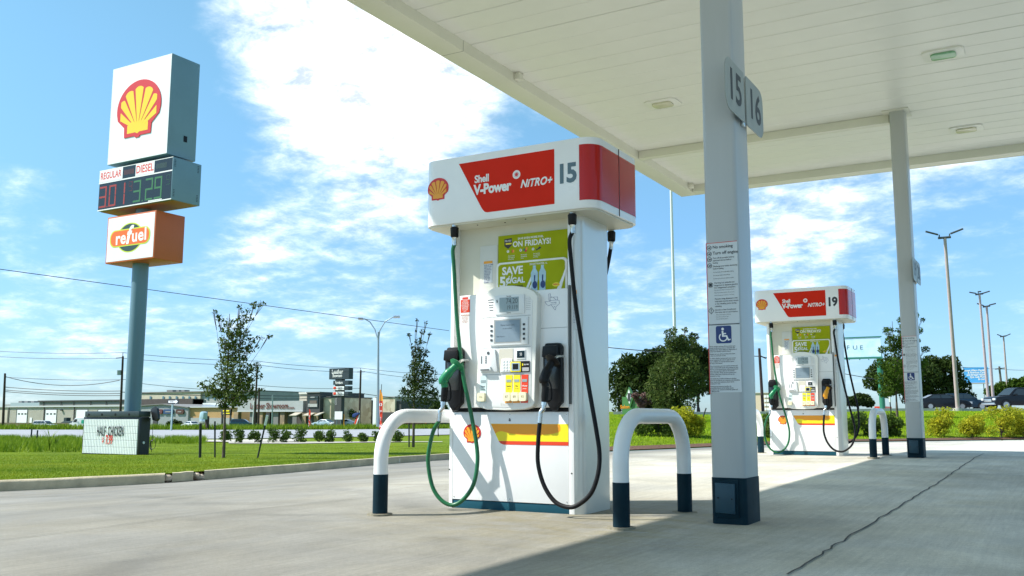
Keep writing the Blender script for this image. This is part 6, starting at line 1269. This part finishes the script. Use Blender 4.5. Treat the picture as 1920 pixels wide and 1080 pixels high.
    for f in (-1, 1): MB().box(e-.22, e+.015, f*hw*.80-.16, f*hw*.80+.16, hz-.09, hz+.09).build('headlight', LH, th_, bev=.02)
    for f in (-1, 1): MB().box(-e-.015, -e+.1, f*hw*.85-.12, f*hw*.85+.12, hz, hz+.2).build('tail_light', REDP, th_, bev=.01)
    MB().box(e-.05, e+.03, -hw*.5, hw*.5, hz-.22, hz+.02).build('grille', CHROME if kind == 'pickup' else BLACK, th_, bev=.01)
    if kind in ('pickup', 'suv'): MB().box(e-.10, e+.06, -hw*.9, hw*.9, .45, .62).build('bumper', CHROME if kind == 'pickup' else paint, th_, bev=.02)
    for f in (-1, 1): MB().box(.55 if kind != 'pickup' else .85, .75 if kind != 'pickup' else 1.07, f*(hw+.0)-.12*(f < 0), f*(hw)+.12*(f > 0), zr_ := {'sedan': 1.0, 'suv': 1.12, 'pickup': 1.25, 'van': 1.45}[kind], zr_+.15).build('mirror', paint, th_, bev=.02)
    return th_
def pc(n, c, m=.2): return mat(n, c, .32, metal=m, spec=.35, coat=.15)
RT_ = YAW                      # the picture's right hand direction on the ground
car('silver suv seen from the side by the brown board fence', 84, 807, 175, 'suv', pc('silver_paint', (.50, .52, .54)), RT_-.25, 'vehicles left of the pumps')
car('white van with a green logo partly behind the letter board', 157, 803, 180, 'van', pc('white_paint', (.72, .74, .75), 0), RT_+pi-.3, 'vehicles left of the pumps', 'van')
car('white sedan parked by the gabled shop', 357, 803, 190, 'sedan', MATS['white_paint'], RT_+pi-.75, 'vehicles left of the pumps')
car('dark teal suv behind the slender young tree', 455, 802.5, 175, 'suv', pc('teal_paint', (.02, .07, .10)), RT_+.1, 'vehicles left of the pumps')
car('small pale blue sedan under the white board', 607, 799, 185, 'sedan', pc('pale_blue_paint', (.32, .42, .48)), RT_+pi-.5, 'vehicles left of the pumps')
car('silver white sedan between the white board and the striped flag', 643, 799, 172, 'sedan', MATS['silver_paint'], RT_+pi-.2, 'vehicles left of the pumps')
car('maroon car under the arch of the left bollard', 778, 796, 150, 'sedan', pc('maroon_paint', (.12, .012, .015)), RT_+pi+.1, 'vehicles left of the pumps')
car('dark car just left of the nearest pump above the bollard rail', 826, 796, 150, 'sedan', pc('black_paint', (.012, .013, .016)), RT_+.1, 'vehicles left of the pumps')
car('black sedan with glossy red streaked roof beyond the farther column', 1768, 769, 88, 'sedan', MATS['black_paint'], RT_-.12, 'vehicles on the raised road')
car('dark blue suv behind the black sedan', 1810, 768, 98, 'suv', pc('midnight_paint', (.012, .03, .05)), RT_-.2, 'vehicles on the raised road')
car('black pickup truck cut by the right picture edge', 1912, 769, 82, 'pickup', MATS['black_paint'], RT_+pi+.12, 'vehicles on the raised road', 'pickup')
